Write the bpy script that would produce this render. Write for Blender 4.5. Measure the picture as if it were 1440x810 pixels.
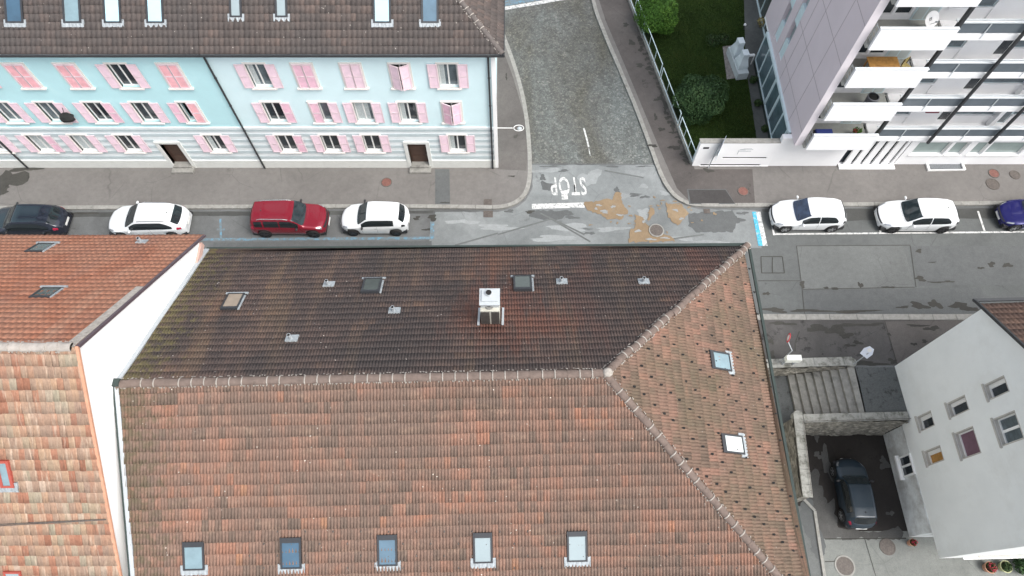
import bpy, math, random
import numpy as np
from mathutils import Vector, Matrix
from mathutils.geometry import tessellate_polygon
random.seed(7); rng = np.random.default_rng(7)
R = math.radians
scn = bpy.context.scene
col = scn.collection
for o in list(bpy.data.objects): bpy.data.objects.remove(o)

# ------------------------------------------------------------------ camera, world, sun, exposure
CAM_H = 33.0; TILT = R(25.84)
cd = bpy.data.cameras.new("camera"); cam = bpy.data.objects.new("camera", cd); col.objects.link(cam)
cam.location = (0, 0, CAM_H); cam.rotation_euler = (TILT, 0, 0)
cd.sensor_width = 36; cd.lens = 24; cd.clip_end = 2000; cd.clip_start = .1
scn.camera = cam
SUN_EL, SUN_AZ = 56, 122            # azimuth clockwise from +Y (north): light comes from the south-east
w = bpy.data.worlds.new("World"); scn.world = w; w.use_nodes = True
nt = w.node_tree; bg = nt.nodes['Background']
sky = nt.nodes.new('ShaderNodeTexSky'); sky.sky_type = 'NISHITA'; sky.sun_disc = False
sky.sun_elevation = R(SUN_EL); sky.sun_rotation = R(SUN_AZ); sky.dust_density = 4; sky.air_density = 1.2; sky.ozone_density = 1
hs = nt.nodes.new('ShaderNodeHueSaturation'); hs.inputs['Saturation'].default_value = .42
nt.links.new(sky.outputs[0], hs.inputs['Color']); nt.links.new(hs.outputs[0], bg.inputs[0])
bg.inputs[1].default_value = .15
sd = bpy.data.lights.new("sun", 'SUN'); so = bpy.data.objects.new("sun", sd); col.objects.link(so)
sd.energy = 1.35; sd.angle = R(32); sd.color = (1, .975, .94)
d = Vector((math.sin(R(SUN_AZ))*math.cos(R(SUN_EL)), math.cos(R(SUN_AZ))*math.cos(R(SUN_EL)), math.sin(R(SUN_EL))))
so.rotation_euler = (-d).to_track_quat('-Z', 'Y').to_euler(); so.location = (40, -40, 60)
scn.view_settings.view_transform = 'Standard'; scn.view_settings.look = 'None'
scn.view_settings.exposure = .90; scn.view_settings.gamma = 1

# ------------------------------------------------------------------ survey helpers: sight line of the photo meets a known plane
SI, CO, F = math.sin(TILT), math.cos(TILT), 960.0
def ray(px, py):
    dy = py-405
    return px-720, F*SI-dy*CO, -(F*CO+dy*SI)
def G(px, py, z=0.0):
    a, b, c = ray(px, py); t = (z-CAM_H)/c
    return (a*t, b*t, z)
def onY(px, py, Y):
    a, b, c = ray(px, py); t = Y/b
    return (a*t, Y, CAM_H+c*t)
def onX(px, py, X):
    a, b, c = ray(px, py); t = X/a
    return (X, b*t, CAM_H+c*t)

# ------------------------------------------------------------------ objects
def tag(o, label=None, cat=None, group=None, kind=None):
    if label: o['label'] = label
    if cat: o['category'] = cat
    if group: o['group'] = group
    if kind: o['kind'] = kind
    return o
def thing(name, label, cat, loc=(0, 0, 0), rz=0, group=None):
    o = bpy.data.objects.new(name, None); col.objects.link(o)
    o.location = loc; o.rotation_euler = (0, 0, rz); o.empty_display_size = .3
    return tag(o, label, cat, group)
def root_of(o):
    while o.parent: o = o.parent
    return o

class MB:
    """collects faces; build() links them as ONE mesh"""
    def __init__(s): s.v = []; s.f = []; s.m = []; s.sm = []; s.mi = 0
    def add(s, vs, fs, smooth=False):
        b = len(s.v); s.v += [tuple(x) for x in vs]
        for f in fs: s.f.append(tuple(b+i for i in f)); s.m.append(s.mi); s.sm.append(smooth)
        return s
    def box(s, x0, x1, y0, y1, z0, z1, M=None):
        vs = [Vector(p) for p in ((x0,y0,z0),(x1,y0,z0),(x1,y1,z0),(x0,y1,z0),(x0,y0,z1),(x1,y0,z1),(x1,y1,z1),(x0,y1,z1))]
        if M is not None: vs = [M @ p for p in vs]
        return s.add(vs, [(0,3,2,1),(4,5,6,7),(0,1,5,4),(1,2,6,5),(2,3,7,6),(3,0,4,7)])
    def prism(s, poly, z0, z1, bottom=True):
        n = len(poly)
        a = sum(poly[i][0]*poly[(i+1) % n][1]-poly[(i+1) % n][0]*poly[i][1] for i in range(n))
        if a < 0: poly = poly[::-1]
        vs = [(p[0], p[1], z0) for p in poly]+[(p[0], p[1], z1) for p in poly]
        if n > 12:
            fs = []
            for a_, b_, c_ in tessellate_polygon([[Vector((p[0], p[1], 0)) for p in poly]]):
                A_, B_, C_ = poly[a_], poly[b_], poly[c_]
                ar = (B_[0]-A_[0])*(C_[1]-A_[1])-(B_[1]-A_[1])*(C_[0]-A_[0])
                if abs(ar) > 1e-9: fs.append((n+a_, n+b_, n+c_) if ar > 0 else (n+c_, n+b_, n+a_))
            fs += [(i, (i+1) % n, n+(i+1) % n, n+i) for i in range(n)]
            return s.add(vs, fs)
        fs = [tuple(range(n, 2*n))]+[(i, (i+1) % n, n+(i+1) % n, n+i) for i in range(n)]
        if bottom: fs.append(tuple(range(n))[::-1])
        return s.add(vs, fs)
    def sheet(s, poly, z):
        n = len(poly)
        a = sum(poly[i][0]*poly[(i+1) % n][1]-poly[(i+1) % n][0]*poly[i][1] for i in range(n))
        if a < 0: poly = poly[::-1]
        return s.add([(p[0], p[1], z) for p in poly], [tuple(range(n))])
    def cyl(s, p, q, r0, r1=None, n=12, caps=True, smooth=True):
        r1 = r0 if r1 is None else r1
        p, q = Vector(p), Vector(q); a = (q-p).normalized()
        u = a.orthogonal().normalized(); v = a.cross(u)
        ring = [u*math.cos(2*math.pi*i/n)+v*math.sin(2*math.pi*i/n) for i in range(n)]
        s.add([p+c*r0 for c in ring]+[q+c*r1 for c in ring], [(i, (i+1) % n, n+(i+1) % n, n+i) for i in range(n)], smooth)
        if caps:
            if r0 > 0: s.add([p+c*r0 for c in ring], [tuple(range(n))[::-1]])
            if r1 > 0: s.add([q+c*r1 for c in ring], [tuple(range(n))])
        return s
    def ball(s, c, r, n=12, k=8, sz=1.0):
        c = Vector(c); vs = []; fs = []
        for j in range(k+1):
            t = math.pi*j/k
            for i in range(n):
                a = 2*math.pi*i/n
                vs.append(c+Vector((r*math.sin(t)*math.cos(a), r*math.sin(t)*math.sin(a), -r*sz*math.cos(t))))
        for j in range(k):
            for i in range(n): fs.append((j*n+i, j*n+(i+1) % n, (j+1)*n+(i+1) % n, (j+1)*n+i))
        return s.add(vs, fs, True)
    def build(s, name, mats, parent=None, local=False):
        me = bpy.data.meshes.new(name)
        vs = s.v
        if parent is not None and not local:
            r = root_of(parent); M = Matrix.Translation(r.location) @ r.rotation_euler.to_matrix().to_4x4()
            Mi = M.inverted(); vs = [tuple(Mi @ Vector(p)) for p in vs]
        me.from_pydata(vs, [], s.f)
        if not isinstance(mats, (list, tuple)): mats = [mats]
        for m in mats: me.materials.append(m)
        me.polygons.foreach_set('material_index', s.m); me.polygons.foreach_set('use_smooth', s.sm)
        me.update()
        o = bpy.data.objects.new(name, me); col.objects.link(o)
        if parent is not None: o.parent = parent
        return o
def struct(o): o['kind'] = 'structure'; return o
def origin_to(o, p):
    """move a top-level mesh's origin to p"""
    p = Vector(p); o.data.transform(Matrix.Translation(-p)); o.location = p; return o

# ------------------------------------------------------------------ materials
def mk(name):
    m = bpy.data.materials.new(name); m.use_nodes = True
    n = m.node_tree.nodes; return m, n, m.node_tree.links, n['Principled BSDF']
def noise(n, l, scale, detail=4, rough=.6, vec=None, dist=0):
    t = n.new('ShaderNodeTexNoise'); t.inputs['Scale'].default_value = scale
    t.inputs['Detail'].default_value = detail; t.inputs['Roughness'].default_value = rough
    t.inputs['Distortion'].default_value = dist
    if vec is not None: l.new(vec, t.inputs['Vector'])
    return t.outputs['Fac']
def ramp(n, l, fac, stops, interp='LINEAR'):
    r = n.new('ShaderNodeValToRGB'); r.color_ramp.interpolation = interp
    e = r.color_ramp.elements
    while len(e) < len(stops): e.new(.5)
    for i, (p, c) in enumerate(stops):
        e[i].position = p; e[i].color = (c[0], c[1], c[2], 1) if hasattr(c, '__len__') else (c, c, c, 1)
    l.new(fac, r.inputs[0]); return r.outputs[0]
def mix(n, l, fac, a, b, mode='MIX'):
    x = n.new('ShaderNodeMix'); x.data_type = 'RGBA'; x.blend_type = mode
    for s, v in ((0, fac), (6, a), (7, b)):
        if hasattr(v, 'is_output'): l.new(v, x.inputs[s])
        elif s == 0: x.inputs[0].default_value = v
        else: x.inputs[s].default_value = (v[0], v[1], v[2], 1)
    return x.outputs[2]
def mapping(n, l, scale=(1, 1, 1), rot=(0, 0, 0), uv=False, off=(0, 0, 0)):
    tc = n.new('ShaderNodeTexCoord'); mp = n.new('ShaderNodeMapping')
    mp.inputs['Scale'].default_value = scale; mp.inputs['Rotation'].default_value = rot; mp.inputs['Location'].default_value = off
    l.new(tc.outputs['UV' if uv else 'Object'], mp.inputs[0]); return mp.outputs[0]
def bump(n, l, h, bs, strength=.3, dist=.02):
    b = n.new('ShaderNodeBump'); b.inputs['Strength'].default_value = strength; b.inputs['Distance'].default_value = dist
    l.new(h, b.inputs['Height']); l.new(b.outputs[0], bs.inputs['Normal'])
_pm = {}
def pm(name, c, rough=.8, var=.12, scale=1.5, metal=0, bmp=0, bscale=60, spec=.5, coat=0, dirt=None, dirtscale=.6, dirtcut=(.55, .75), emit=None):
    m, n, l, b = mk(name)
    v = mapping(n, l)
    a = noise(n, l, scale, 6, .65, v)
    lo = [x*(1-var) for x in c]; hi = [min(.95, x*(1+var)) for x in c]
    cc = ramp(n, l, a, [(.3, lo), (.7, hi)])
    if dirt:
        k = ramp(n, l, noise(n, l, dirtscale, 8, .7, v), [(dirtcut[0], 0), (dirtcut[1], 1)])
        cc = mix(n, l, k, cc, dirt)
    l.new(cc, b.inputs['Base Color'])
    b.inputs['Roughness'].default_value = rough; b.inputs['Metallic'].default_value = metal
    b.inputs['Specular IOR Level'].default_value = spec; b.inputs['Coat Weight'].default_value = coat
    if bmp: bump(n, l, noise(n, l, bscale, 4, .6, v), b, bmp)
    return m

def asphalt(name, base, spots=(.03, .03, .03), light=None, wet=.0, grain=.25, crack=True, big=.35, seed=0.0, patch=.5, tint=None, gain=1.0):
    """worn asphalt: several scales of mottling, cracks, moss/damp spots"""
    m, n, l, b = mk(name); v = mapping(n, l, off=(seed, seed*1.7, 0))
    c = ramp(n, l, noise(n, l, .22, 5, .6, v, .6), [(.3, [x*(1-big) for x in base]), (.52, base), (.72, light or [x*(1+big*.8) for x in base])])
    g = ramp(n, l, noise(n, l, 28, 3, .7, v), [(.25, 1-grain), (.75, 1+grain*.6)])
    c = mix(n, l, 1, c, g, 'MULTIPLY')
    g2 = ramp(n, l, noise(n, l, 3.2, 6, .75, v), [(.3, .86), (.7, 1.1)])
    c = mix(n, l, 1, c, g2, 'MULTIPLY')
    if tint: c = mix(n, l, ramp(n, l, noise(n, l, .6, 4, .6, v), [(.45, 0), (.65, .6)]), c, tint)
    if crack:
        vo = n.new('ShaderNodeTexVoronoi'); vo.feature = 'DISTANCE_TO_EDGE'; vo.inputs['Scale'].default_value = .42
        wv = n.new('ShaderNodeMix'); wv.data_type = 'VECTOR'; wv.inputs[0].default_value = .12
        nn = n.new('ShaderNodeTexNoise'); nn.inputs['Scale'].default_value = 2.2; nn.inputs['Detail'].default_value = 5
        l.new(v, nn.inputs['Vector']); l.new(v, wv.inputs[4]); l.new(nn.outputs['Color'], wv.inputs[5]); l.new(wv.outputs[1], vo.inputs['Vector'])
        k = ramp(n, l, vo.outputs['Distance'], [(.0, 1), (.009, 0)])
        k2 = ramp(n, l, noise(n, l, .35, 2, .5, v), [(.5, 0), (.56, .55)])
        c = mix(n, l, mix(n, l, 1, k, k2, 'MULTIPLY'), c, [x*.5 for x in base])
    s = ramp(n, l, noise(n, l, .9, 9, .78, v, .3), [(.60+patch*.06, 0), (.66+patch*.06, .75)])
    c = mix(n, l, s, c, spots)
    if gain != 1: c = mix(n, l, 1, c, (gain, gain, gain), 'MULTIPLY')
    l.new(c, b.inputs['Base Color'])
    b.inputs['Roughness'].default_value = .88-wet
    bump(n, l, noise(n, l, 45, 3, .7, v), b, .35, .01)
    return m

M = {}
M['road'] = asphalt('road_asphalt', gain=0.85, base=(.155, .16, .16), spots=(.06, .06, .055), seed=3)
M['road_mid'] = asphalt('junction_asphalt', gain=0.97, base=(.21, .225, .225), spots=(.11, .115, .115), light=(.30, .315, .315), seed=11, big=.3, patch=.1)
M['road_right'] = asphalt('east_asphalt', gain=0.66, base=(.165, .175, .172), spots=(.06, .065, .06), seed=23, patch=.25, big=.18)
M['gutter_dark'] = asphalt('damp_asphalt', gain=0.8, base=(.088, .09, .085), spots=(.03, .03, .028), seed=31, patch=.0)
M['walk'] = asphalt('pavement_asphalt', gain=.60, base=(.265, .25, .235), spots=(.15, .14, .13), seed=5, big=.12, patch=.5, grain=.14)
M['walk_dark'] = asphalt('side_pavement_asphalt', gain=0.72, base=(.135, .12, .112), spots=(.035, .03, .027), light=(.17, .155, .145), seed=9, big=.25, patch=.0)
M['walk_worn'] = asphalt('corner_pavement_asphalt', gain=0.66, base=(.17, .155, .145), spots=(.05, .048, .04), light=(.215, .20, .185), seed=19, big=.25, patch=.3)
M['walk_south'] = asphalt('south_pavement_asphalt', gain=0.75, base=(.105, .1, .096), spots=(.022, .02, .02), light=(.17, .162, .158), seed=14, big=.35, patch=-.55)
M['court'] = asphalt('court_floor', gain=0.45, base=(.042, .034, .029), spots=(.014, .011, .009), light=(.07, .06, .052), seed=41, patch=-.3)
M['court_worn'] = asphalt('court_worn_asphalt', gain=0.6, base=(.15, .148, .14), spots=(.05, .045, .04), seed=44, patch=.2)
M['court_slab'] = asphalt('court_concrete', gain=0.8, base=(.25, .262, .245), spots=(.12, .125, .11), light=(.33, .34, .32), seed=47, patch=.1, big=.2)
M['patch_dark'] = asphalt('fresh_tar', gain=0.7, base=(.075, .07, .068), spots=(.04, .038, .036), seed=51, crack=False, patch=.2)
M['patch_grey'] = asphalt('repaired_asphalt', gain=0.8, base=(.13, .137, .137), spots=(.08, .08, .08), seed=57, crack=False, big=.15)
M['patch_pale'] = asphalt('pale_asphalt', gain=0.66, base=(.20, .21, .205), spots=(.12, .12, .12), seed=61, crack=True, big=.15)
M['ochre'] = asphalt('ochre_gravel', gain=0.8, base=(.30, .215, .13), spots=(.25, .22, .17), light=(.40, .31, .20), seed=63, crack=False, big=.2, patch=-.2)
M['moss_dark'] = asphalt('dirt_film', (.05, .048, .042), spots=(.02, .02, .016), seed=65, crack=False, patch=-.3)
M['landing'] = asphalt('landing_paving', gain=0.75, base=(.085, .092, .092), spots=(.03, .03, .03), seed=67, crack=False, patch=-.1)
M['kerb'] = pm('granite_kerb', (.26, .255, .235), .8, .2, 5, bmp=.2, dirt=(.16, .15, .13), dirtscale=1.6)
M['stepstone'] = pm('step_stone', (.25, .245, .225), .85, .22, 4, bmp=.3, dirt=(.1, .1, .09), dirtscale=1.5)
M['coping'] = pm('wall_coping', (.29, .29, .265), .85, .25, 4, bmp=.3, dirt=(.12, .12, .1), dirtscale=1.8, dirtcut=(.5, .62))
M['paint_white'] = pm('road_paint_white', (.64, .64, .62), .75, .14, 6, dirt=(.24, .25, .25), dirtscale=6, dirtcut=(.46, .60))
M['paint_blue'] = pm('road_paint_blue', (.12, .26, .36), .75, .25, 6, dirt=(.14, .16, .165), dirtscale=4, dirtcut=(.36, .56))
M['paint_cyan'] = pm('road_paint_cyan', (.06, .36, .52), .7, .4, 8, dirt=(.35, .45, .5), dirtscale=7, dirtcut=(.53, .62))
M['iron'] = pm('cast_iron', (.10, .085, .075), .7, .3, 12, bmp=.5, bscale=40)
M['iron_rust'] = pm('rusty_iron', (.17, .075, .06), .75, .3, 12, bmp=.5, bscale=40)
M['wall_white'] = pm('white_render', (.92, .92, .91), .9, .03, 1)
M['wall_cream'] = pm('cream_render', (.6, .57, .5), .9, .08, 1)
M['blue_a'] = pm('turquoise_render', (.50, .775, .81), .93, .06, .5, dirt=(.57, .80, .82), dirtscale=.5)
M['blue_b'] = pm('pale_blue_render', (.68, .86, .89), .9, .04, .6, dirt=(.63, .84, .87), dirtscale=.5)
M['band_light'] = pm('band_pale', (.78, .83, .84), .9, .06, 2)
M['band_grey'] = pm('band_grey', (.52, .60, .62), .9, .08, 2)
M['plinth'] = pm('plinth_render', (.68, .69, .66), .9, .06, 2, dirt=(.45, .45, .4), dirtscale=2, dirtcut=(.6, .8))
M['surround'] = pm('window_surround', (.74, .72, .68), .85, .05, 3)
M['pink'] = pm('pink_shutter', (.72, .45, .54), .7, .14, 3)
M['pink_b'] = pm('washed_pink_shutter', (.74, .56, .63), .7, .1, 3)
M['salmon'] = pm('salmon_shutter', (.74, .39, .42), .7, .16, 3)
M['shut_frame'] = pm('shutter_edge', (.78, .62, .66), .7, .08, 3)
M['frame_white'] = pm('white_frame', (.82, .82, .8), .5, .04, 3)
M['frame_dark'] = pm('dark_frame', (.03, .032, .036), .45, .1, 3)
M['metal_dark'] = pm('dark_metal', (.035, .037, .04), .5, .1, 5)
M['zinc'] = pm('zinc', (.40, .43, .45), .5, .12, 1.2, metal=.1)
M['rail'] = pm('painted_rail', (.60, .64, .66), .45, .03, 1)
M['gutter'] = pm('green_grey_gutter', (.028, .042, .038), .8, .15, 4)
M['door'] = pm('brown_door', (.075, .042, .03), .5, .2, 4)
M['stone_rough'] = None
M['curtain'] = pm('curtain', (.55, .6, .6), .9, .12, 12)
M['grey_house'] = pm('grey_render', (.80, .82, .80), .92, .04, .5, bmp=.08, dirt=(.70, .71, .68), dirtscale=.35, dirtcut=(.5, .75))
M['pink_wall'] = pm('mauve_panel', (.66, .58, .61), .9, .04, .5, bmp=.04)
M['joint'] = pm('panel_joint', (.34, .28, .30), .9, .05, 2)
M['white_panel'] = pm('white_concrete', (.88, .88, .885), .85, .03, .8)
M['pinkish_white'] = pm('pale_mauve_edge', (.80, .74, .77), .85, .05, .8)
M['rail_glass'] = pm('tinted_glass_panel', (.13, .155, .175), .25, .08, 2)
M['floor_grey'] = pm('balcony_floor', (.33, .335, .31), .85, .12, 3)
M['lawn'] = None
M['teal_white'] = pm('pale_teal_frame', (.62, .74, .77), .5, .05, 3)
M['rubber'] = pm('rubber', (.015, .015, .015), .8, .1, 8)
M['alloy'] = pm('alloy', (.35, .36, .37), .35, .1, 8, metal=.6)
M['alloy_dark'] = pm('dark_alloy', (.06, .06, .065), .4, .1, 8, metal=.5)
M['carglass'] = pm('car_glass', (.012, .016, .018), .06, .1, 2, spec=.7)
M['wsglass'] = pm('windscreen_glass', (.02, .03, .035), .05, .4, 3, spec=.7)
M['plastic'] = pm('black_plastic', (.02, .02, .022), .5, .1, 6)
M['lamp_red'] = pm('tail_lamp', (.35, .02, .05), .15, .3, 8)
M['lamp_clear'] = pm('head_lamp', (.35, .37, .4), .1, .5, 14, metal=.4)
M['chrome'] = pm('chrome', (.7, .7, .7), .25, .05, 3, metal=.9)
M['plate'] = pm('number_plate', (.7, .7, .68), .5, .03, 3)
M['wood'] = pm('orange_wood', (.42, .22, .06), .6, .25, 6)
M['lead'] = pm('lead_flashing', (.31, .34, .355), .5, .25, 9, metal=.1, bmp=.6, bscale=14)
M['chim'] = pm('chimney_render', (.45, .44, .38), .8, .1, 5)
M['chim_plate'] = pm('chimney_plate', (.42, .45, .46), .4, .06, 4, metal=.1)
M['dark_hole'] = pm('near_black', (.008, .008, .008), .9, .1, 5)  # paints the shade inside closed openings and slots; snow guards share it
M['terracotta'] = pm('terracotta_trim', (.48, .25, .16), .8, .15, 4)
M['mauve_metal'] = pm('dark_mauve_flashing', (.09, .065, .075), .5, .15, 4)
M['red_paint'] = pm('red_enamel', (.5, .04, .05), .4, .1, 4)
M['blue_mat'] = pm('blue_cushion', (.03, .05, .22), .8, .15, 9)
M['leaf_red'] = pm('red_petals', (.4, .02, .05), .6, .5, 30)
M['yellow_stem'] = pm('dry_stalks', (.4, .32, .12), .8, .3, 9)
M['bark'] = pm('bark', (.08, .055, .04), .9, .3, 9)

def stone():
    m, n, l, b = mk('rough_stone'); v = mapping(n, l, (1, 1, 1.6))
    vo = n.new('ShaderNodeTexVoronoi'); vo.inputs['Scale'].default_value = 3.5; l.new(v, vo.inputs['Vector'])
    c = ramp(n, l, noise(n, l, 5, 8, .75, v), [(.3, (.16, .15, .12)), (.5, (.34, .32, .27)), (.7, (.50, .48, .42))])
    e = ramp(n, l, vo.outputs['Distance'], [(.35, 1), (.62, .55)])
    l.new(mix(n, l, 1, c, e, 'MULTIPLY'), b.inputs['Base Color']); b.inputs['Roughness'].default_value = .9
    bump(n, l, noise(n, l, 6, 8, .75, v), b, 1, .12); return m
def setts():
    m, n, l, b = mk('small_setts'); v = mapping(n, l)
    br = n.new('ShaderNodeTexBrick'); br.inputs['Scale'].default_value = 7; br.inputs['Mortar Size'].default_value = .03; l.new(v, br.inputs['Vector'])
    br.inputs['Color1'].default_value = (.095, .102, .102, 1); br.inputs['Color2'].default_value = (.125, .132, .132, 1); br.inputs['Mortar'].default_value = (.06, .064, .062, 1)
    k = ramp(n, l, noise(n, l, 2.2, 8, .75, v), [(.54, 0), (.62, .8)])
    l.new(mix(n, l, k, br.outputs['Color'], (.028, .028, .026)), b.inputs['Base Color']); b.inputs['Roughness'].default_value = .85; return m
M['landing'] = setts()
M['stone_rough'] = stone()
def lawn():
    m, n, l, b = mk('lawn_grass'); v = mapping(n, l)
    c = ramp(n, l, noise(n, l, .45, 5, .7, v), [(.3, (.017, .030, .006)), (.5, (.026, .048, .009)), (.7, (.040, .056, .012))])
    g = ramp(n, l, noise(n, l, 22, 4, .8, v), [(.25, .55), (.75, 1.35)])
    l.new(mix(n, l, 1, c, g, 'MULTIPLY'), b.inputs['Base Color']); b.inputs['Roughness'].default_value = .95
    b.inputs['Specular IOR Level'].default_value = .15
    bump(n, l, noise(n, l, 30, 4, .8, v), b, 1, .05); return m
M['lawn'] = lawn()
def leafm(name, a, bb, cc):
    m, n, l, b = mk(name)
    at = n.new('ShaderNodeAttribute'); at.attribute_name = 'tone'
    l.new(ramp(n, l, at.outputs['Fac'], [(0, a), (.55, bb), (1, cc)]), b.inputs['Base Color'])
    b.inputs['Roughness'].default_value = .65; b.inputs['Specular IOR Level'].default_value = .25; return m
M['leaf_bright'] = leafm('bright_leaves', (.028, .075, .010), (.07, .165, .022), (.13, .24, .035))
M['leaf_dark'] = leafm('dark_leaves', (.016, .038, .014), (.036, .078, .026), (.075, .125, .045))
M['leaf_mid'] = leafm('mid_leaves', (.015, .035, .012), (.035, .065, .02), (.07, .1, .03))
def cobble():
    m, n, l, b = mk('worn_cobbles'); v = mapping(n, l)
    vo = n.new('ShaderNodeTexVoronoi'); vo.inputs['Scale'].default_value = 8.5; l.new(v, vo.inputs['Vector'])
    ve = n.new('ShaderNodeTexVoronoi'); ve.feature = 'DISTANCE_TO_EDGE'; ve.inputs['Scale'].default_value = 8.5; l.new(v, ve.inputs['Vector'])
    sp = n.new('ShaderNodeSeparateColor'); l.new(vo.outputs['Color'], sp.inputs[0])
    c = ramp(n, l, sp.outputs[0], [(0, (.085, .087, .08)), (.5, (.118, .12, .112)), (.9, (.145, .145, .132)), (1, (.175, .17, .155))])
    big = ramp(n, l, noise(n, l, .3, 4, .6, mapping(n, l, (1, .35, 1), (0, 0, R(12))), .5), [(.35, (.85, .82, .72)), (.5, (1, 1.01, 1)), (.66, (1.3, 1.4, 1.45))])
    c = mix(n, l, 1, c, big, 'MULTIPLY')
    j = ramp(n, l, ve.outputs['Distance'], [(0, .62), (.12, 1)])
    c = mix(n, l, 1, c, j, 'MULTIPLY')
    c = mix(n, l, 1, c, ramp(n, l, noise(n, l, 2.2, 6, .75, v), [(.3, .75), (.7, 1.15)]), 'MULTIPLY')
    l.new(c, b.inputs['Base Color']); b.inputs['Roughness'].default_value = .8
    bump(n, l, ve.outputs['Distance'], b, .6, .03); return m
M['cobble'] = cobble()
def skyglass(name, c, rough=.05, var=.2):  # glass base colours carry the reflected sky's brightness and tint
    return pm(name, c, rough, var, 1.2, spec=1.0)
M['pane_blue'] = skyglass('skylight_pane_blue', (.08, .14, .19), .14)
M['pane_deep'] = skyglass('skylight_pane_deep', (.04, .09, .14), .1)
M['pane_teal'] = skyglass('skylight_pane_teal', (.17, .25, .28), .2)
M['pane_pale'] = skyglass('skylight_pane_pale', (.25, .31, .325), .3, .06)
M['pane_white'] = skyglass('skylight_pane_white', (.52, .57, .56), .5, .05)
M['pane_sky'] = skyglass('skylight_pane_sky', (.40, .62, .70), .2, .08)
M['pane_dark'] = skyglass('skylight_pane_dark', (.07, .085, .08), .2)
M['pane_beige'] = pm('skylight_pane_beige', (.27, .22, .17), .5, .15, 3)
M['glass_dark'] = pm('window_glass', (.03, .038, .045), .08, .3, 2, spec=.7)
M['glass_mid'] = pm('window_glass_grey', (.12, .15, .165), .1, .4, 2, spec=.7)
M['glass_green'] = pm('window_glass_green', (.30, .37, .355), .12, .1, 2, spec=.7)

def tile_mat(name, stops, patch=None, streak=None, moss=None, lichen=.0, wv=.9, gain=(1, 1, 1), spot=None):
    """clay tiles: colour per tile (face attribute) + streaks, broad patches, moss, lichen specks"""
    m, n, l, b = mk(name)
    at = n.new('ShaderNodeAttribute'); at.attribute_name = 'tile'
    c = ramp(n, l, at.outputs['Fac'], stops)
    v = mapping(n, l, uv=True)
    if patch:
        k = ramp(n, l, noise(n, l, .33, 5, .65, v, .8), [(.42, 0), (.62, .8)])
        c = mix(n, l, k, c, patch)
    if streak:
        for q, (col_, sc, lo, hi, amt) in enumerate(streak):
            k = ramp(n, l, noise(n, l, 1, 5, .6, mapping(n, l, sc, uv=True, off=(q*3.3, q*1.9, 0))), [(lo, 0), (hi, amt)])
            c = mix(n, l, k, c, col_)
    for (sc_, su, sv, ru, rv) in (spot or []):     # newer, redder tiles round a point of the roof
        mp = mapping(n, l, (1/ru, 1/rv, 0), uv=True, off=(-su/ru, -sv/rv, 0)); ln_ = n.new('ShaderNodeVectorMath'); ln_.operation = 'LENGTH'; l.new(mp, ln_.inputs[0])
        sb = n.new('ShaderNodeMath'); sb.operation = 'SUBTRACT'; l.new(noise(n, l, 1, 5, .7, mapping(n, l, (2.4, .5, 1), uv=True)), sb.inputs[0])
        ml = n.new('ShaderNodeMath'); ml.operation = 'MULTIPLY'; ml.inputs[1].default_value = .38; l.new(ln_.outputs['Value'], ml.inputs[0]); l.new(ml.outputs[0], sb.inputs[1])
        c = mix(n, l, ramp(n, l, sb.outputs[0], [(.12, 0), (.42, .6)]), c, sc_)
    fine = ramp(n, l, noise(n, l, 1, 5, .7, mapping(n, l, (22, 5, 1), uv=True)), [(.28, .72), (.72, 1.2)])
    c = mix(n, l, 1, c, fine, 'MULTIPLY')
    c = mix(n, l, 1, c, ramp(n, l, noise(n, l, 11, 4, .7, v), [(.3, .86), (.7, 1.1)]), 'MULTIPLY')
    if moss:
        mc, lo, hi, axis, edge, ln = moss          # near one end of the roof
        sx = n.new('ShaderNodeSeparateXYZ'); l.new(v, sx.inputs[0])
        mr = n.new('ShaderNodeMapRange'); l.new(sx.outputs[axis], mr.inputs[0])
        mr.inputs[1].default_value = edge; mr.inputs[2].default_value = edge+ln; mr.inputs[3].default_value = .26; mr.inputs[4].default_value = 0
        ad = n.new('ShaderNodeMath'); ad.operation = 'ADD'; l.new(mr.outputs[0], ad.inputs[0]); l.new(noise(n, l, 3.2, 6, .75, v), ad.inputs[1])
        c = mix(n, l, ramp(n, l, ad.outputs[0], [(lo, 0), (hi, .85)]), c, mc)
    if lichen:
        vo = n.new('ShaderNodeTexVoronoi'); vo.inputs['Scale'].default_value = 3.6; l.new(v, vo.inputs['Vector'])
        k = ramp(n, l, vo.outputs['Distance'], [(.055, 1), (.085, 0)])
        k = mix(n, l, 1, k, ramp(n, l, noise(n, l, .9, 3, .5, v), [(.44, 0), (.56, lichen)]), 'MULTIPLY')
        c = mix(n, l, k, c, (.55, .53, .48))
    c = mix(n, l, 1, c, gain, 'MULTIPLY')
    l.new(c, b.inputs['Base Color']); b.inputs['Roughness'].default_value = wv
    b.inputs['Specular IOR Level'].default_value = .3
    return m
M['t_south'] = tile_mat('red_clay_tiles', gain=(.99, .93, .89), stops=[(0, (.115, .095, .08)), (.2, (.155, .115, .095)), (.45, (.21, .14, .112)), (.65, (.25, .155, .12)), (.85, (.27, .148, .108)), (.95, (.31, .165, .11)), (1, (.36, .20, .11))],
    patch=(.165, .125, .105), streak=[((.28, .205, .16), (.9, 2.2, 1), .56, .7, .5), ((.09, .08, .065), (.5, .5, 1), .55, .75, .5)], moss=((.10, .09, .06), .62, .8, 0, .1, 2.6), lichen=1.0)
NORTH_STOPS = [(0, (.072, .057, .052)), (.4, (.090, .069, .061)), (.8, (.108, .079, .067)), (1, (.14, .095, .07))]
NORTH_STREAK = [((.19, .135, .085), (.75, .10, 1), .53, .68, .42), ((.16, .07, .052), (.45, .08, 1), .58, .72, .4), ((.055, .05, .048), (.22, .5, 1), .5, .66, .5)]
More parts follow.
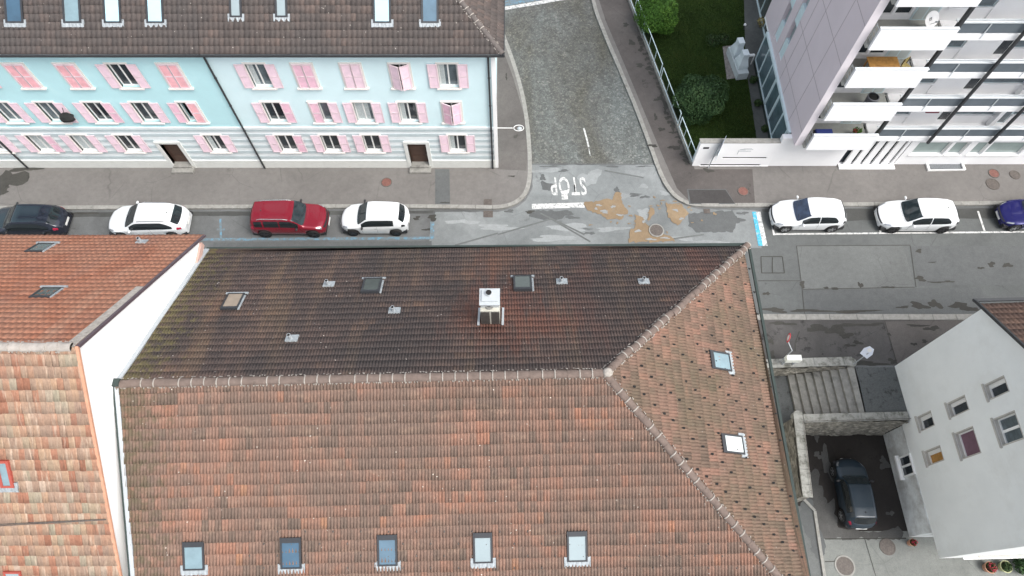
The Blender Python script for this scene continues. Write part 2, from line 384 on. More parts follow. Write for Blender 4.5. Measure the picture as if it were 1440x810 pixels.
M['t_east'] = tile_mat('brown_clay_tiles', gain=(.84, .80, .81), stops=[(0, (.13, .10, .075)), (.35, (.185, .132, .098)), (.7, (.24, .155, .115)), (.9, (.28, .165, .12)), (1, (.33, .2, .14))],
    patch=(.15, .125, .085), streak=[((.30, .16, .11), (.4, 1.6, 1), .6, .72, .5), ((.12, .11, .07), (.8, .4, 1), .58, .7, .5)], lichen=.5)
M['t_orange'] = tile_mat('orange_tiles', gain=(1.07, .96, .90), stops=[(0, (.37, .165, .105)), (.4, (.43, .195, .12)), (.8, (.48, .225, .145)), (1, (.50, .25, .17))],
    patch=(.46, .25, .17), streak=[((.33, .19, .145), (.8, .25, 1), .50, .68, .6), ((.50, .34, .25), (.6, .14, 1), .58, .72, .6)])
M['t_flat'] = tile_mat('mixed_flat_tiles', gain=(.80, .72, .68), stops=[(0, (.30, .15, .10)), (.14, (.42, .22, .15)), (.3, (.46, .30, .21)), (.5, (.43, .33, .25)), (.65, (.36, .27, .21)), (.78, (.50, .36, .25)), (.9, (.37, .36, .28)), (.97, (.56, .46, .38)), (1, (.6, .54, .47))],
    streak=[((.62, .52, .42), (8, .9, 1), .54, .64, .7), ((.17, .12, .09), (9, 1.3, 1), .60, .70, .6), ((.38, .30, .25), (.6, .8, 1), .5, .7, .5)], lichen=.2)
M['t_grey'] = tile_mat('grey_brown_tiles', gain=(.9, .88, .88), stops=[(0, (.075, .066, .062)), (.5, (.105, .09, .083)), (1, (.15, .115, .10))],
    patch=(.085, .078, .075), streak=[((.15, .135, .12), (3, 1.2, 1), .6, .72, .5)], lichen=.9)
M['t_house'] = tile_mat('brown_house_tiles', gain=(.85, .85, .85), stops=[(0, (.12, .075, .06)), (.5, (.17, .105, .08)), (1, (.23, .14, .1))], patch=(.15, .10, .08))
M['ridge'] = pm('ridge_tile', (.14, .105, .088), .9, .25, 5, bmp=.3)
M['ridge_pale'] = pm('pale_ridge_tile', (.33, .30, .27), .9, .25, 4, bmp=.3)
M['mortar'] = pm('mortar', (.34, .31, .275), .95, .3, 9, bmp=.5)

# ------------------------------------------------------------------ roofs
class Plane:
    """roof plane: O corner on the eave, U unit along the eave, V unit up the slope"""
    def __init__(s, A, B, C):          # A,B along a level line (eave or ridge), C a third point
        s.O = Vector(A); s.U = (Vector(B)-s.O).normalized(); n = s.U.cross(Vector(C)-s.O).normalized()
        if n.z < 0: n = -n
        s.N = n; s.V = n.cross(s.U)
        if s.V.z < 0: s.V = -s.V
    def uv(s, P): q = Vector(P)-s.O; return q.dot(s.U), q.dot(s.V)
    def pt(s, u, v, h=0): return s.O+s.U*u+s.V*v+s.N*h
    def hit(s, px, py, h=0):
        d = Vector(ray(px, py)); o = Vector((0, 0, CAM_H)); P0 = s.O+s.N*h
        t = (P0-o).dot(s.N)/d.dot(s.N); return s.uv(o+d*t)
def tiles(name, pl, poly, mat, parent, rib=.11, row=.37, amp=.02, tw=2, lip=.028, spr=4, shape='round', v_off=0, jit=.006, tone=None, lift_k=.010, run_k=.5, wob=.010):
    """real tile courses on plane pl inside the convex uv polygon poly: ribbed, each course lapping the next"""
    poly = [tuple(p) for p in poly]; us = [p[0] for p in poly]; vs_ = [p[1] for p in poly]
    def span(v):
        lo, hi = 1e9, -1e9; n = len(poly)
        for i in range(n):
            (a, b), (c, e) = poly[i], poly[(i+1) % n]
            if min(b, e)-1e-9 <= v <= max(b, e)+1e-9:
                if abs(e-b) < 1e-9: x = [a, c]
                else: x = [a+(c-a)*(v-b)/(e-b)]
                lo = min(lo, *x); hi = max(hi, *x)
        return lo, hi
    v0, v1 = min(vs_), max(vs_); step = rib/spr; W = rib*tw
    u0 = math.floor(min(us)/W)*W; nc = int(math.ceil((max(us)-u0)/step))
    ug = u0+np.arange(nc+1)*step
    ph = ((ug % rib)/rib)
    h = amp*(np.abs(np.sin(ph*math.pi))**.75 if shape == 'round' else (np.cos(ph*2*math.pi)*.5+.5 if shape == 'wave' else np.where(ph < .12, 0, 1.0)))
    O, U, V, N = [np.array(x) for x in (pl.O, pl.U, pl.V, pl.N)]
    verts = []; faces = []; tv = []; uvs = []; base = 0
    r = 0; v = v0+(v_off % row)-row
    while v < v1-1e-6:
        a, b = max(v, v0), min(v+row, v1)
        if b-a > .01:
            tid = np.floor((ug+1e-6)/W).astype(int); tid -= tid.min()
            nt_ = tid.max()+2
            lift = rng.random(nt_)*lift_k; jv = (rng.random(nt_)-.5)*2*jit
            rnd = rng.random(nt_)
            run = np.repeat(rng.random(nt_), rng.integers(2, 9, nt_))[:nt_]; rnd = (1-run_k)*rnd+run_k*run
            if tone is not None: rnd = tone(rnd, (np.arange(nt_)*W+u0), a)
            rows_ = []
            for (vv, hh, cut) in ((a, -.004, True), (a, lip, True), (b, 0.0, False)):
                lo, hi = span(min(max(vv, v0), v1))
                uu = np.clip(ug, lo, hi)
                vj = vv+(jv[tid] if cut and a > v0 else 0)
                hgt = h+hh+(lift[tid] if hh == lip else 0)
                if hh < 0: hgt = np.full_like(uu, -.01)
                wb = wob*(np.sin(uu*.83+a*1.7)+.6*np.sin(uu*2.1+a*3.1))*(0 if a <= v0 or vv >= v1-1e-6 else 1)
                sag = .016*np.sin(uu*.55+vv*.4)*np.sin(vv*.9+1)
                P = O+uu[:, None]*U+(np.zeros_like(uu)+vj+wb)[:, None]*V+(hgt+sag)[:, None]*N
                rows_.append((P, uu, np.zeros_like(uu)+vv))
            n = len(ug)
            for P, uu, vv in rows_: verts.append(P); uvs.append(np.stack([uu, vv], 1))
            for k in (0, 1):
                ua = rows_[k][1]; ub = rows_[k+1][1]
                keep = ((ua[1:]-ua[:-1]) > 1e-5) | ((ub[1:]-ub[:-1]) > 1e-5)
                i = np.nonzero(keep)[0]
                A_ = base+k*n+i
                faces.append(np.stack([A_, A_+1, A_+1+n, A_+n], 1)); tv.append(rnd[tid[i]])
            base += 3*n
        v += row; r += 1
    verts = np.concatenate(verts); faces = np.concatenate(faces); tv = np.concatenate(tv); uvs = np.concatenate(uvs)
    rt = root_of(parent); verts = verts-np.array(rt.location)
    # collapse duplicate points in clipped quads is harmless: keep as quads
    me = bpy.data.meshes.new(name)
    me.vertices.add(len(verts)); me.vertices.foreach_set('co', verts.ravel())
    nf = len(faces); me.loops.add(nf*4); me.loops.foreach_set('vertex_index', faces.ravel().astype(np.int32))
    me.polygons.add(nf); me.polygons.foreach_set('loop_start', np.arange(nf, dtype=np.int32)*4)
    me.update(calc_edges=True)
    at = me.attributes.new('tile', 'FLOAT', 'FACE'); at.data.foreach_set('value', tv.astype(np.float32))
    uvl = me.uv_layers.new(name='UVMap'); uvl.data.foreach_set('uv', uvs[faces.ravel()].ravel().astype(np.float32))
    me.materials.append(mat); me.validate()
    o = bpy.data.objects.new(name, me); col.objects.link(o); o.parent = parent
    return o
def ridge_caps(name, A, B, parent, mats, r=.13, ln=.40, up=Vector((0, 0, 1)), mort=True, jag=.02):
    A, B = Vector(A), Vector(B); L = (B-A).length; d = (B-A)/L; s = d.cross(up).normalized(); u = s.cross(d).normalized()
    mb = MB(); n = max(1, int(L/ln)); ln = L/n
    for i in range(n):
        jr = random.uniform(-jag, jag)*.5
        for (t0, t1, ra, rb, mi) in ((i*ln, (i+1)*ln+.02, r*1.0, r*.88, 0), ((i+1)*ln-.016, (i+1)*ln+.020, r*1.03, r*1.07, 1)):
            if mi and (not mort or random.random() < .18): continue
            mb.mi = mi; vs = []
            for t, rr in ((t0, ra), (t1, rb)):
                for k in range(9):
                    a = math.pi*k/8
                    vs.append(A+d*t+s*(math.cos(a)*rr+jr)+u*(math.sin(a)*rr*.75-.03+(.008 if mi else 0)))
            mb.add(vs, [(k, k+1, 10+k, 9+k) for k in range(8)], True)
            mb.add(vs, [tuple(range(9)), tuple(range(17, 8, -1))])
    if mort:      # irregular mortar bed along both sides
        mb.mi = 1
        for sd_ in (-1, 1):
            k = int(L/.09)
            for i in range(k):
                if random.random() < .35: continue
                t = (i+random.random())*.09; w_ = random.uniform(.015, .05)
                p = A+d*t+s*sd_*(r*.98+random.uniform(0, .03))-u*.03
                mb.add([p-d*w_-s*.03, p+d*w_-s*.03, p+d*w_*.6+s*.03*random.random()+u*.03, p-d*w_*.7+u*.035, p+s*sd_*.035-u*.02], [(0, 1, 2, 3), (1, 4, 2), (0, 3, 4), (3, 2, 4)])
    return mb.build(name, mats, parent)

def skylight(pl, parent, u0, u1, v0, v1, pane, frame='frame_dark', rise=.11, apron=True, top=.12, side=.06, apron_top=False, name='skylight', mid=None):
    """roof window lying in plane pl: raised casing, inset pane, lead apron below"""
    def bx(mb, ua, ub, va, vb, ha, hb):
        vs = [pl.pt(x, y, h) for h in (ha, hb) for (x, y) in ((ua, va), (ub, va), (ub, vb), (ua, vb))]
        mb.add(vs, [(0, 3, 2, 1), (4, 5, 6, 7), (0, 1, 5, 4), (1, 2, 6, 5), (2, 3, 7, 6), (3, 0, 4, 7)])
    mb = MB(); bb = side
    bx(mb, u0, u0+bb, v0, v1, -.02, rise); bx(mb, u1-bb, u1, v0, v1, -.02, rise)
    bx(mb, u0+bb, u1-bb, v0, v0+bb*.8, -.02, rise-.003); bx(mb, u0+bb, u1-bb, v1-top, v1, -.02, rise+.012)
    if mid: bx(mb, (u0+u1)/2-.02, (u0+u1)/2+.02, v0+bb, v1-top, 0, rise-.005)
    fr = mb.build(name, M[frame], parent)
    p = MB(); bx(p, u0+bb, u1-bb, v0+bb*.8, v1-top, .0, rise-.022); p.build('pane', M[pane], fr)
    if apron:
        a = MB(); n = 16; ua, ub = u0-.10, u1+.10; vs = []
        for j in range(3):
            for i in range(n+1):
                x = ua+(ub-ua)*i/n
                vs.append(pl.pt(x, (v0, v0-.10, v0-.17-random.uniform(0, .02))[j], (.08, .072, .06)[j]+.006*math.sin(i*2.4)))
        a.add(vs, [(j*(n+1)+i, j*(n+1)+i+1, (j+1)*(n+1)+i+1, (j+1)*(n+1)+i) for j in range(2) for i in range(n)])
        for x0_, x1_ in ((u0-.1, u0-.005), (u1+.005, u1+.1)): bx(a, x0_, x1_, v0-.05, v0+.16, 0, .075)
        a.build('flashing', M['lead'], fr)
    if apron_top:
        a = MB(); bx(a, u0-.10, u1+.12, v0-.09, v0-.003, 0, .07); bx(a, u1+.004, u1+.07, v0+.1, v1, 0, .06)
        a.build('flashing', M['lead'], fr)
    return fr
def sky_px(pl, parent, quad, pane, **k):
    """roof window from its surveyed corners"""
    uv = [pl.hit(x, y, .09) for x, y in quad]
    u0, u1 = min(p[0] for p in uv), max(p[0] for p in uv); v0, v1 = min(p[1] for p in uv), max(p[1] for p in uv)
    return skylight(pl, parent, u0, u1, v0, v1, pane, **k)

# ================================================================== SETTING: ground, streets, pavements
LOW = -2.7
g = MB(); g.sheet([(-300, -300), (300, -300), (300, 300), (-300, 300)], LOW-.012)
struct(g.build('ground', M['road_right']))
# street level (a raised block; its south face is held by the retaining walls)
top = [(-300, 300), (-300, 11.9), (-13, 11.9), (13.2, 11.9), (13.2, 11.55), (17.4, 11.55), (17.4, 8.8), (19.6, 8.8), (19.5, 11.0), (300, 11.0), (300, 300)]
r_ = MB(); r_.prism(top, LOW, 0); struct(r_.build('road', M['road']))
def px_poly(pts, z=0): return [G(x, y, z)[:2] for x, y in pts]
def smooth_line(pts, k=4):
    out = []; n = len(pts)
    for i in range(n-1):
        p0, p1, p2, p3 = pts[max(i-1, 0)], pts[i], pts[i+1], pts[min(i+2, n-1)]
        for j in range(k):
            t = j/k
            out.append(tuple(.5*((2*p1[a])+(-p0[a]+p2[a])*t+(2*p0[a]-5*p1[a]+4*p2[a]-p3[a])*t*t+(-p0[a]+3*p1[a]-3*p2[a]+p3[a])*t**3) for a in (0, 1)))
    return out+[pts[-1]]
kerbW = smooth_line(px_poly([(-900, 299), (-300, 297), (0, 296), (200, 295), (400, 294), (560, 293.5), (660, 294.5), (695, 295), (716, 292), (732, 284), (742, 272), (747, 255), (748, 230), (746, 195), (742, 160), (735, 125), (724, 88), (712, 55), (700, 20), (690, -20), (672, -120), (650, -260)]))
kerbE = smooth_line(px_poly([(800, -260), (812, -100), (831, 0), (846, 45), (867, 95), (890, 150), (912, 208), (922, 236), (932, 258), (945, 276), (962, 287), (985, 291.5), (1060, 292), (1200, 291), (1440, 289), (1800, 287), (2200, 285)]))
def offset(line, w_):
    out = []
    for i, p in enumerate(line):
        a = Vector(line[max(i-1, 0)]); b = Vector(line[min(i+1, len(line)-1)]); t = (b-a).normalized()
        out.append((p[0]-t.y*w_, p[1]+t.x*w_))
    return out
KH = .11
def kerb(line, side, name='kerb'):
    """granite kerb stones, each about a metre, with a joint between"""
    inner = offset(line, .24*side); mb = MB(); acc = 0; seg = []; target = 1.0
    # resample by arclength
    L = [0.0]
    for a, b in zip(line, line[1:]): L.append(L[-1]+(Vector(b)-Vector(a)).length)
    def at(line_, s):
        i = max(0, min(len(L)-2, int(np.searchsorted(L, s))-1)); t = (s-L[i])/max(1e-6, L[i+1]-L[i])
        return Vector(line_[i])*(1-t)+Vector(line_[i+1])*t
    s = 0
    while s < L[-1]-.05:
        e = min(s+random.uniform(.9, 1.1), L[-1]); k = 4
        ss = [s+.008+(e-.008-s-.008)*i/k for i in range(k+1)]
        mb.prism([tuple(at(line, x)) for x in ss]+[tuple(at(inner, x)) for x in reversed(ss)], .002, KH+.006+random.uniform(0, .004))
        s = e
    return struct(mb.build(name, M['kerb']))
kerb(kerbW, 1); kerb(kerbE, 1)
# pavements behind the kerbs
iw = offset(kerbW, .22); ie = offset(kerbE, .22)
iw_far = iw[-1]
mb = MB(); mb.prism([(-80, iw[0][1]), *[p for p in iw], (iw_far[0]-1, iw_far[1]), (-3, iw_far[1]), (-3, 24.2), (-80, 24.2)], .001, KH)
struct(mb.build('pavement', M['walk']))
mb = MB(); e_end = ie[-1]
mb.prism([*ie, (e_end[0], 24.6), (10.6, 24.6), G(972.6, 235.6)[:2], G(906, 59)[:2], G(860, -60)[:2], (ie[0][0]+2.2, ie[0][1])], .001, KH)
struct(mb.build('pavement', M['walk']))
# darker tar surface of the pavement along the side street, both sides
mb = MB(); mb.sheet(px_poly([(852, 30), (880, 95), (905, 155), (930, 215), (952, 265), (975, 288), (1062, 289), (1058, 238), (977, 238), (955, 190), (906, 59), (880, -20), (836, -20)], KH), KH+.004)
struct(mb.build('pavement_tar', M['walk_dark']))
mb = MB(); mb.sheet(px_poly([(700, 238), (740, 240), (742, 215), (738, 165), (722, 110), (700, 50)], KH), KH+.004)
struct(mb.build('pavement_tar', M['walk_worn']))
mb = MB(); mb.sheet(px_poly([(632, 238), (612, 238), (612, 289), (633, 290)], KH), KH+.004)
mb.sheet(px_poly([(966, 266), (1021, 266), (1034, 287), (969, 287)], KH), KH+.008)
struct(mb.build('pavement_patch', M['patch_grey']))
mb = MB(); mb.sheet(px_poly([(968, 267), (1020, 267), (1033, 286), (971, 286)], KH), KH+.012)
struct(mb.build('pavement_patch', M['patch_dark']))
# side street: cobbles up to the junction
def line_between(line, y0, y1): return [p for p in line if y0 <= p[1] <= y1]
wl = line_between(kerbW[40:], 24.0, 60); el = line_between(kerbE[:60], 24.0, 60)
mb = MB(); mb.sheet([(p[0]+.01, p[1]) for p in wl]+[(p[0]-.01, p[1]) for p in (el if el[0][1] > el[-1][1] else el[::-1])], .004)
struct(mb.build('cobbled_street', M['cobble']))
def ragged(pts, amp=.12, step=.18, seed=0):
    rr = random.Random(seed); out = []
    for i in range(len(pts)):
        a, b = Vector(pts[i]), Vector(pts[(i+1) % len(pts)]); n = max(1, int((b-a).length/step))
        for k in range(n):
            p = a.lerp(b, k/n); out.append((p.x+rr.uniform(-amp, amp), p.y+rr.uniform(-amp, amp)))
    return out
mb = MB(); mb.sheet(ragged(px_poly([(748, 232), (920, 232), (932, 262), (946, 280), (965, 290), (985, 294), (1066, 296), (1071, 348.7), (600, 352), (612, 298), (700, 298), (722, 294), (740, 282), (749, 262)]), .03, .3, 1), .004)
struct(mb.build('road_junction', M['road_mid']))
mb = MB(); mb.sheet(px_poly([(1071, 298), (2000, 290), (2000, 440), (1040, 441), (1040, 349), (1072, 349)]), .004)
struct(mb.build('road_lane', M['road_right']))
# damp dark strips of the parking lanes, repairs, dirt
mb = MB(); mb.sheet(ragged(px_poly([(1072, 297), (1082, 300), (1090, 312), (1240, 310), (1440, 306), (1700, 305), (1700, 292), (1072, 294)]), .03, .4, 3), .008)
mb.sheet(ragged(px_poly([(-300, 300), (0, 299), (610, 296), (608, 300), (400, 303), (0, 306), (-300, 306)]), .02, .4, 4), .004)
struct(mb.build('road_gutter', M['gutter_dark']))
mb = MB()
mb.sheet(px_poly([(1120, 346), (1270, 345), (1286, 404), (1128, 407)]), .008)
struct(mb.build('road_repair', M['patch_pale']))
mb = MB()
mb.sheet(px_poly([(1128, 408), (1380, 404), (1390, 440), (1130, 442)]), .008)
mb.sheet(px_poly([(1280, 346), (1500, 346), (1500, 400), (1292, 402)]), .008)
mb.sheet(px_poly([(300, 341), (607, 339), (607, 349), (300, 349)]), .008)
struct(mb.build('road_repair', M['patch_grey']))
mb = MB()
for i, (q) in enumerate([[(968, 300), (1030, 296), (1038, 308), (1030, 326), (980, 327), (968, 318)], [(742, 296), (800, 296), (790, 308), (762, 309), (745, 304)]]):
    mb.sheet(ragged(px_poly(q), .06, .15, 10+i), .009)
struct(mb.build('tar_stain', M['patch_grey']))
mb = MB(); rr = random.Random(5)
def blob(mb, x, y, w_, h_, z, seed, zz=None):
    r2 = random.Random(seed); n = 22; c = G(x, y, z)
    s = (CAM_H-z)/820; pts = []
    ph = [r2.uniform(0, 6.28) for _ in range(4)]
    for i in range(n):
        a = 2*math.pi*i/n; k = 1+.28*math.sin(2*a+ph[0])+.22*math.sin(3*a+ph[1])+.16*math.sin(5*a+ph[2])+r2.uniform(-.12, .12)
        pts.append((c[0]+math.cos(a)*w_*s*k*.5, c[1]+math.sin(a)*h_*s*k*.5))
    blob.k = getattr(blob, 'k', 0)+1; mb.sheet(pts, z+(zz or .012)+(blob.k % 60)*.00007)
for i, (x, y, w_, h_) in enumerate([(1292, 353, 9, 5), (1311, 369, 9, 2), (1394, 372, 9, 8), (1417, 373, 11, 8), (1379, 377, 8, 4), (1294, 392, 14, 7), (1128, 400, 8, 8), (1210, 401, 6, 9), (1317, 397, 20, 3), (1335, 396, 12, 3), (1292, 430, 22, 9), (1315, 428, 16, 12), (1352, 431, 26, 12), (1366, 435, 20, 6), (1270, 432, 14, 4), (1200, 438, 60, 4), (1140, 437, 44, 5), (1090, 436, 28, 7), (1078, 413, 8, 5), (608, 306, 14, 9), (586, 307, 9, 6), (600, 323, 10, 4), (568, 306, 9, 5), (745, 298, 12, 5), (1162, 405, 8, 3), (1250, 404, 14, 3), (1175, 406, 12, 3)]):
    blob(mb, x, y, w_, h_, 0, i)
for i, (x, y, w_, h_) in enumerate([(120, 300, 30, 3)]): blob(mb, x, y, w_, h_, 0, 90+i)
struct(mb.build('dirt_stains', M['moss_dark']))
mb = MB()
for i, (x, y, w_, h_) in enumerate([(12, 255, 46, 40), (35, 238, 40, 8), (0, 268, 30, 12)]): blob(mb, x, y, w_, h_, KH, 200+i)
for i, (x, y, w_, h_) in enumerate([(900, 92, 14, 7), (912, 97, 10, 5), (880, 35, 10, 8), (888, 60, 8, 14), (925, 140, 14, 5), (936, 150, 8, 12), (918, 205, 14, 5), (948, 208, 14, 8), (962, 215, 12, 10), (996, 240, 14, 6), (922, 165, 6, 10), (905, 30, 5, 30), (930, 182, 8, 8), (712, 108, 3, 12), (720, 248, 8, 3), (626, 285, 12, 2)]): blob(mb, x, y, w_, h_, KH, 220+i)
for i in range(26):
    t = i/25; blob(mb, 899+(966-899)*t+rr.uniform(-3, 3), 55+(228-55)*t, rr.uniform(5, 11), rr.uniform(5, 12), KH, 300+i)
struct(mb.build('moss_growth', M['moss_dark']))
# ochre gravel spread on the junction
mb = MB()
for i, q in enumerate([[(820, 285), (838, 284), (852, 279), (862, 282), (866, 270), (873, 271), (875, 284), (883, 300), (870, 309), (856, 309), (845, 301), (828, 296)],
                       [(893, 302), (903, 306), (912, 318), (925, 330), (945, 332), (948, 340), (885, 341), (884, 328), (893, 318)],
                       [(912, 294), (920, 292), (918, 304), (910, 311)],
                       [(935, 286), (958, 287), (967, 300), (962, 308), (953, 317), (940, 306)]]):
    mb.sheet(ragged(px_poly(q), .07, .13, 20+i), .030+.001*i)
rr = random.Random(9)
for i in range(46):
    x, y = rr.choice([(852, 292), (912, 328), (955, 300), (880, 318), (930, 290)]); blob(mb, x+rr.gauss(0, 20), y+rr.gauss(0, 8), rr.uniform(2, 7), rr.uniform(1.5, 4), 0, 600+i, .0345)
struct(mb.build('gravel_spread', M['ochre']))
mb = MB()
for i, (x, y, w_, h_) in enumerate([(880, 275, 30, 12), (905, 262, 16, 6), (800, 320, 60, 10), (860, 322, 40, 8), (780, 335, 70, 8), (905, 300, 20, 14), (960, 335, 40, 6), (770, 240, 40, 7), (830, 250, 26, 30), (895, 245, 30, 12), (1000, 340, 40, 5), (700, 320, 60, 9), (650, 312, 40, 8), (935, 272, 12, 9)]): blob(mb, x, y, w_, h_, 0, 700+i, .0045)
for i, (x, y, w_, h_) in enumerate([(850, 298, 12, 5), (862, 291, 6, 4), (842, 289, 8, 3), (897, 325, 7, 5), (915, 337, 14, 3), (950, 296, 7, 4), (905, 312, 5, 4), (872, 303, 8, 4), (935, 335, 10, 3), (958, 308, 6, 4), (838, 294, 5, 3)]): blob(mb, x, y, w_, h_, 0, 800+i, .0405)
struct(mb.build('dust_film', asphalt('pale_dust', (.27, .285, .285), spots=(.2, .2, .2), seed=91, crack=False, big=.25, patch=.1)))
mb = MB()
for i, (x, y, w_, h_) in enumerate([(770, 262, 16, 18), (763, 250, 10, 8), (868, 268, 8, 12), (893, 274, 20, 5), (907, 277, 12, 5), (793, 240, 14, 4), (805, 306, 20, 5), (826, 322, 10, 3), (790, 300, 30, 8), (765, 303, 22, 10), (1044, 300, 14, 5), (1030, 310, 30, 10), (940, 235, 20, 3), (860, 234, 30, 3), (775, 234, 30, 2.5), (905, 234, 20, 2.5), (830, 328, 12, 5), (716, 297, 16, 4)]): blob(mb, x, y, w_, h_, 0, 750+i, .0085)
struct(mb.build('dirt_stains', M['patch_grey']))
# painted markings
def strip(mb, a, b, w_, z=.016):
    a, b = Vector(G(*a)[:2]), Vector(G(*b)[:2]); n = (b-a).normalized(); n = Vector((-n.y, n.x))*w_/2
    mb.sheet([tuple(a-n), tuple(b-n), tuple(b+n), tuple(a+n)], z)
mb = MB()
strip(mb, (748, 290.5), (822, 288.5), .34)
strip(mb, (821, 180), (828, 207), .10, .008); strip(mb, (828, 209), (830, 219), .05, .008)
strip(mb, (1088, 329.5), (1700, 324), .10, .02); strip(mb, (1082, 298), (1088.5, 331), .11, .0205)
strip(mb, (1233, 308), (1238.5, 328), .11, .0205); strip(mb, (1375, 297), (1384.5, 326), .11, .0205)
strip(mb, (1066, 298), (1076, 346), .26, .02)
strip(mb, (709, 12), (770, 2), .3, .012); strip(mb, (766, 2.5), (800, -3), .26, .0121)
strip(mb, (793.5, 268), (794.5, 281), .36, .0235)
struct(mb.build('road_marking', M['paint_white']))
mb = MB()
strip(mb, (300, 337), (608, 335), .17, .02); strip(mb, (608, 312), (608, 336), .22, .0205); strip(mb, (310, 308), (311, 337), .12, .0205); strip(mb, (305, 323), (316, 323), .12, .021)
strip(mb, (709, 5), (770, -5), .5, .011); strip(mb, (-300, 339), (300, 337), .15, .0195)
struct(mb.build('road_marking', M['paint_blue']))
mb = MB(); strip(mb, (1060.5, 298), (1069.5, 346), .24, .0195)
struct(mb.build('road_marking', M['paint_cyan']))
mb = MB()
for a, b in (((1070, 361), (1100, 361)), ((1071, 384), (1103, 384)), ((1070, 361), (1071, 384)), ((1100, 361), (1103, 384)), ((1086, 362), (1086, 384))): strip(mb, a, b, .05, .0125+.0006*len(mb.f))
for a, b in (((1120, 346), (1128, 407)), ((1128, 407), (1286, 404)), ((1280, 346), (1288, 404)), ((1128, 408), (1131, 441)), ((1120, 346), (1280, 345)), ((1066, 395), (1125, 395))): strip(mb, a, b, .035, .0126+.0006*len(mb.f))
struct(mb.build('asphalt_joint', M['moss_dark']))
# faint pale scuffs on the junction
mb = MB()
for a, b in (((700, 330), (775, 308)), ((775, 308), (830, 340)), ((640, 345), (700, 328)), ((760, 300), (822, 330)), ((850, 240), (905, 250)), ((880, 345), (990, 330))): strip(mb, a, b, .10, .0105+.0005*len(mb.f))
struct(mb.build('worn_marking', M['patch_pale']))
# STOP, read from the side street
cu = bpy.data.curves.new('stop', 'FONT'); cu.body = 'STOP'; cu.align_x = 'CENTER'; cu.align_y = 'CENTER'; cu.size = 1; cu.space_character = 1.12; cu.offset = .012
tmp = bpy.data.objects.new('tmp', cu); col.objects.link(tmp)
dg = bpy.context.evaluated_depsgraph_get(); me = bpy.data.meshes.new_from_object(tmp.evaluated_get(dg)); bpy.data.objects.remove(tmp)
xs = [v.co.x for v in me.vertices]; ys = [v.co.y for v in me.vertices]
cx, cy = G(799, 262)[:2]; W_, H_ = 2.05, 1.28
for v in me.vertices:
    x = (v.co.x-(min(xs)+max(xs))/2)/(max(xs)-min(xs))*W_; y = (v.co.y-(min(ys)+max(ys))/2)/(max(ys)-min(ys))*H_
    v.co = (cx-x+.06*y, cy-y, .019)
me.materials.clear(); me.materials.append(M['paint_white'])
o = bpy.data.objects.new('road_marking', me); col.objects.link(o); struct(o)

# south side of the street: kerb, pavement, landing
ks = [G(x, y)[:2] for x, y in ((1040, 445.5), (1440, 443), (1900, 440))]
mb = MB(); x = 12.6
while x < 60:
    ln = random.uniform(1.1, 1.5); mb.prism([(x+.01, 14.12), (x+ln-.01, 14.12), (x+ln-.01, 14.44), (x+.01, 14.44)], .004, .035); x += ln
mb2 = mb; struct(mb.build('kerb', M['kerb']))
mb = MB(); mb.sheet([(12.6, 11.6), (60, 11.6), (60, 14.12), (12.6, 14.12)], .004); struct(mb.build('pavement', M['walk_south']))
mb = MB(); mb.sheet(px_poly([(1243, 452), (1262, 514), (1400, 430), (1400, 450)]), .008); struct(mb.build('pavement_repair', M['walk_worn']))
mb = MB()
for i, (x, y, w_, h_) in enumerate([(1195, 486, 12, 4), (1206, 482, 12, 5), (1185, 507, 10, 5), (1140, 508, 40, 5), (1165, 507, 40, 6), (1110, 506, 20, 7), (1219, 511, 40, 7), (1255, 508, 12, 6), (1150, 462, 34, 8), (1175, 464, 30, 10), (1190, 472, 14, 9), (1200, 457, 40, 5), (1084, 480, 6, 8), (1086, 500, 8, 10), (1100, 455, 30, 5), (1300, 480, 8, 4), (1285, 484, 7, 4), (1230, 456, 24, 4), (1290, 458, 22, 4), (1250, 470, 6, 3), (1310, 462, 20, 6)]): blob(mb, x, y, w_, h_, 0, 400+i, .013)
struct(mb.build('dirt_stains', M['moss_dark']))
mb = MB(); strip(mb, (1118, 494), (1118, 482), .05, .014); strip(mb, (1118, 482), (1124, 466), .05, .0145); strip(mb, (1244, 452), (1262, 514), .04, .015)
struct(mb.build('asphalt_joint', M['moss_dark']))
mb = MB(); mb.sheet([(17.45, 8.9), (19.52, 8.9), (19.45, 11.5), (17.5, 11.5)], .006); struct(mb.build('landing', M['landing']))
# courtyard floor
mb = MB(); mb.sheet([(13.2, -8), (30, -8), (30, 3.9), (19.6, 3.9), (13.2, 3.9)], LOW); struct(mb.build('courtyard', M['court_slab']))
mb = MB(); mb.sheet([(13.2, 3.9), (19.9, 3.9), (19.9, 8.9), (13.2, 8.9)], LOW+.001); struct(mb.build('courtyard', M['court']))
mb = MB()
q = [G(x, y, LOW)[:2] for x, y in ((1135, 705), (1150, 690), (1160, 715), (1170, 700), (1178, 735), (1184, 755), (1160, 758), (1150, 735))]
mb.sheet(ragged(q, .12, .2, 71), LOW+.006)
q = [G(x, y, LOW)[:2] for x, y in ((1180, 742), (1215, 748), (1265, 742), (1272, 757), (1182, 758))]
mb.sheet(ragged(q, .10, .2, 72), LOW+.0065)
for i, (x, y, w_, h_) in enumerate([(1145, 680, 16, 30), (1163, 652, 12, 34), (1147, 612, 6, 16), (1245, 655, 12, 8), (1243, 648, 8, 10), (1252, 722, 8, 5), (1155, 700, 12, 20), (1135, 660, 6, 12), (1150, 640, 8, 8)]): blob(mb, x, y, w_, h_, LOW, 500+i, .007)
struct(mb.build('courtyard_wear', M['court_worn']))
mb = MB()
def strip_low(mb, a, b, w_, z):
    a, b = Vector(G(*a, LOW)[:2]), Vector(G(*b, LOW)[:2]); n = (b-a).normalized(); n = Vector((-n.y, n.x))*w_/2
    mb.sheet([tuple(a-n), tuple(b-n), tuple(b+n), tuple(a+n)], LOW+z)
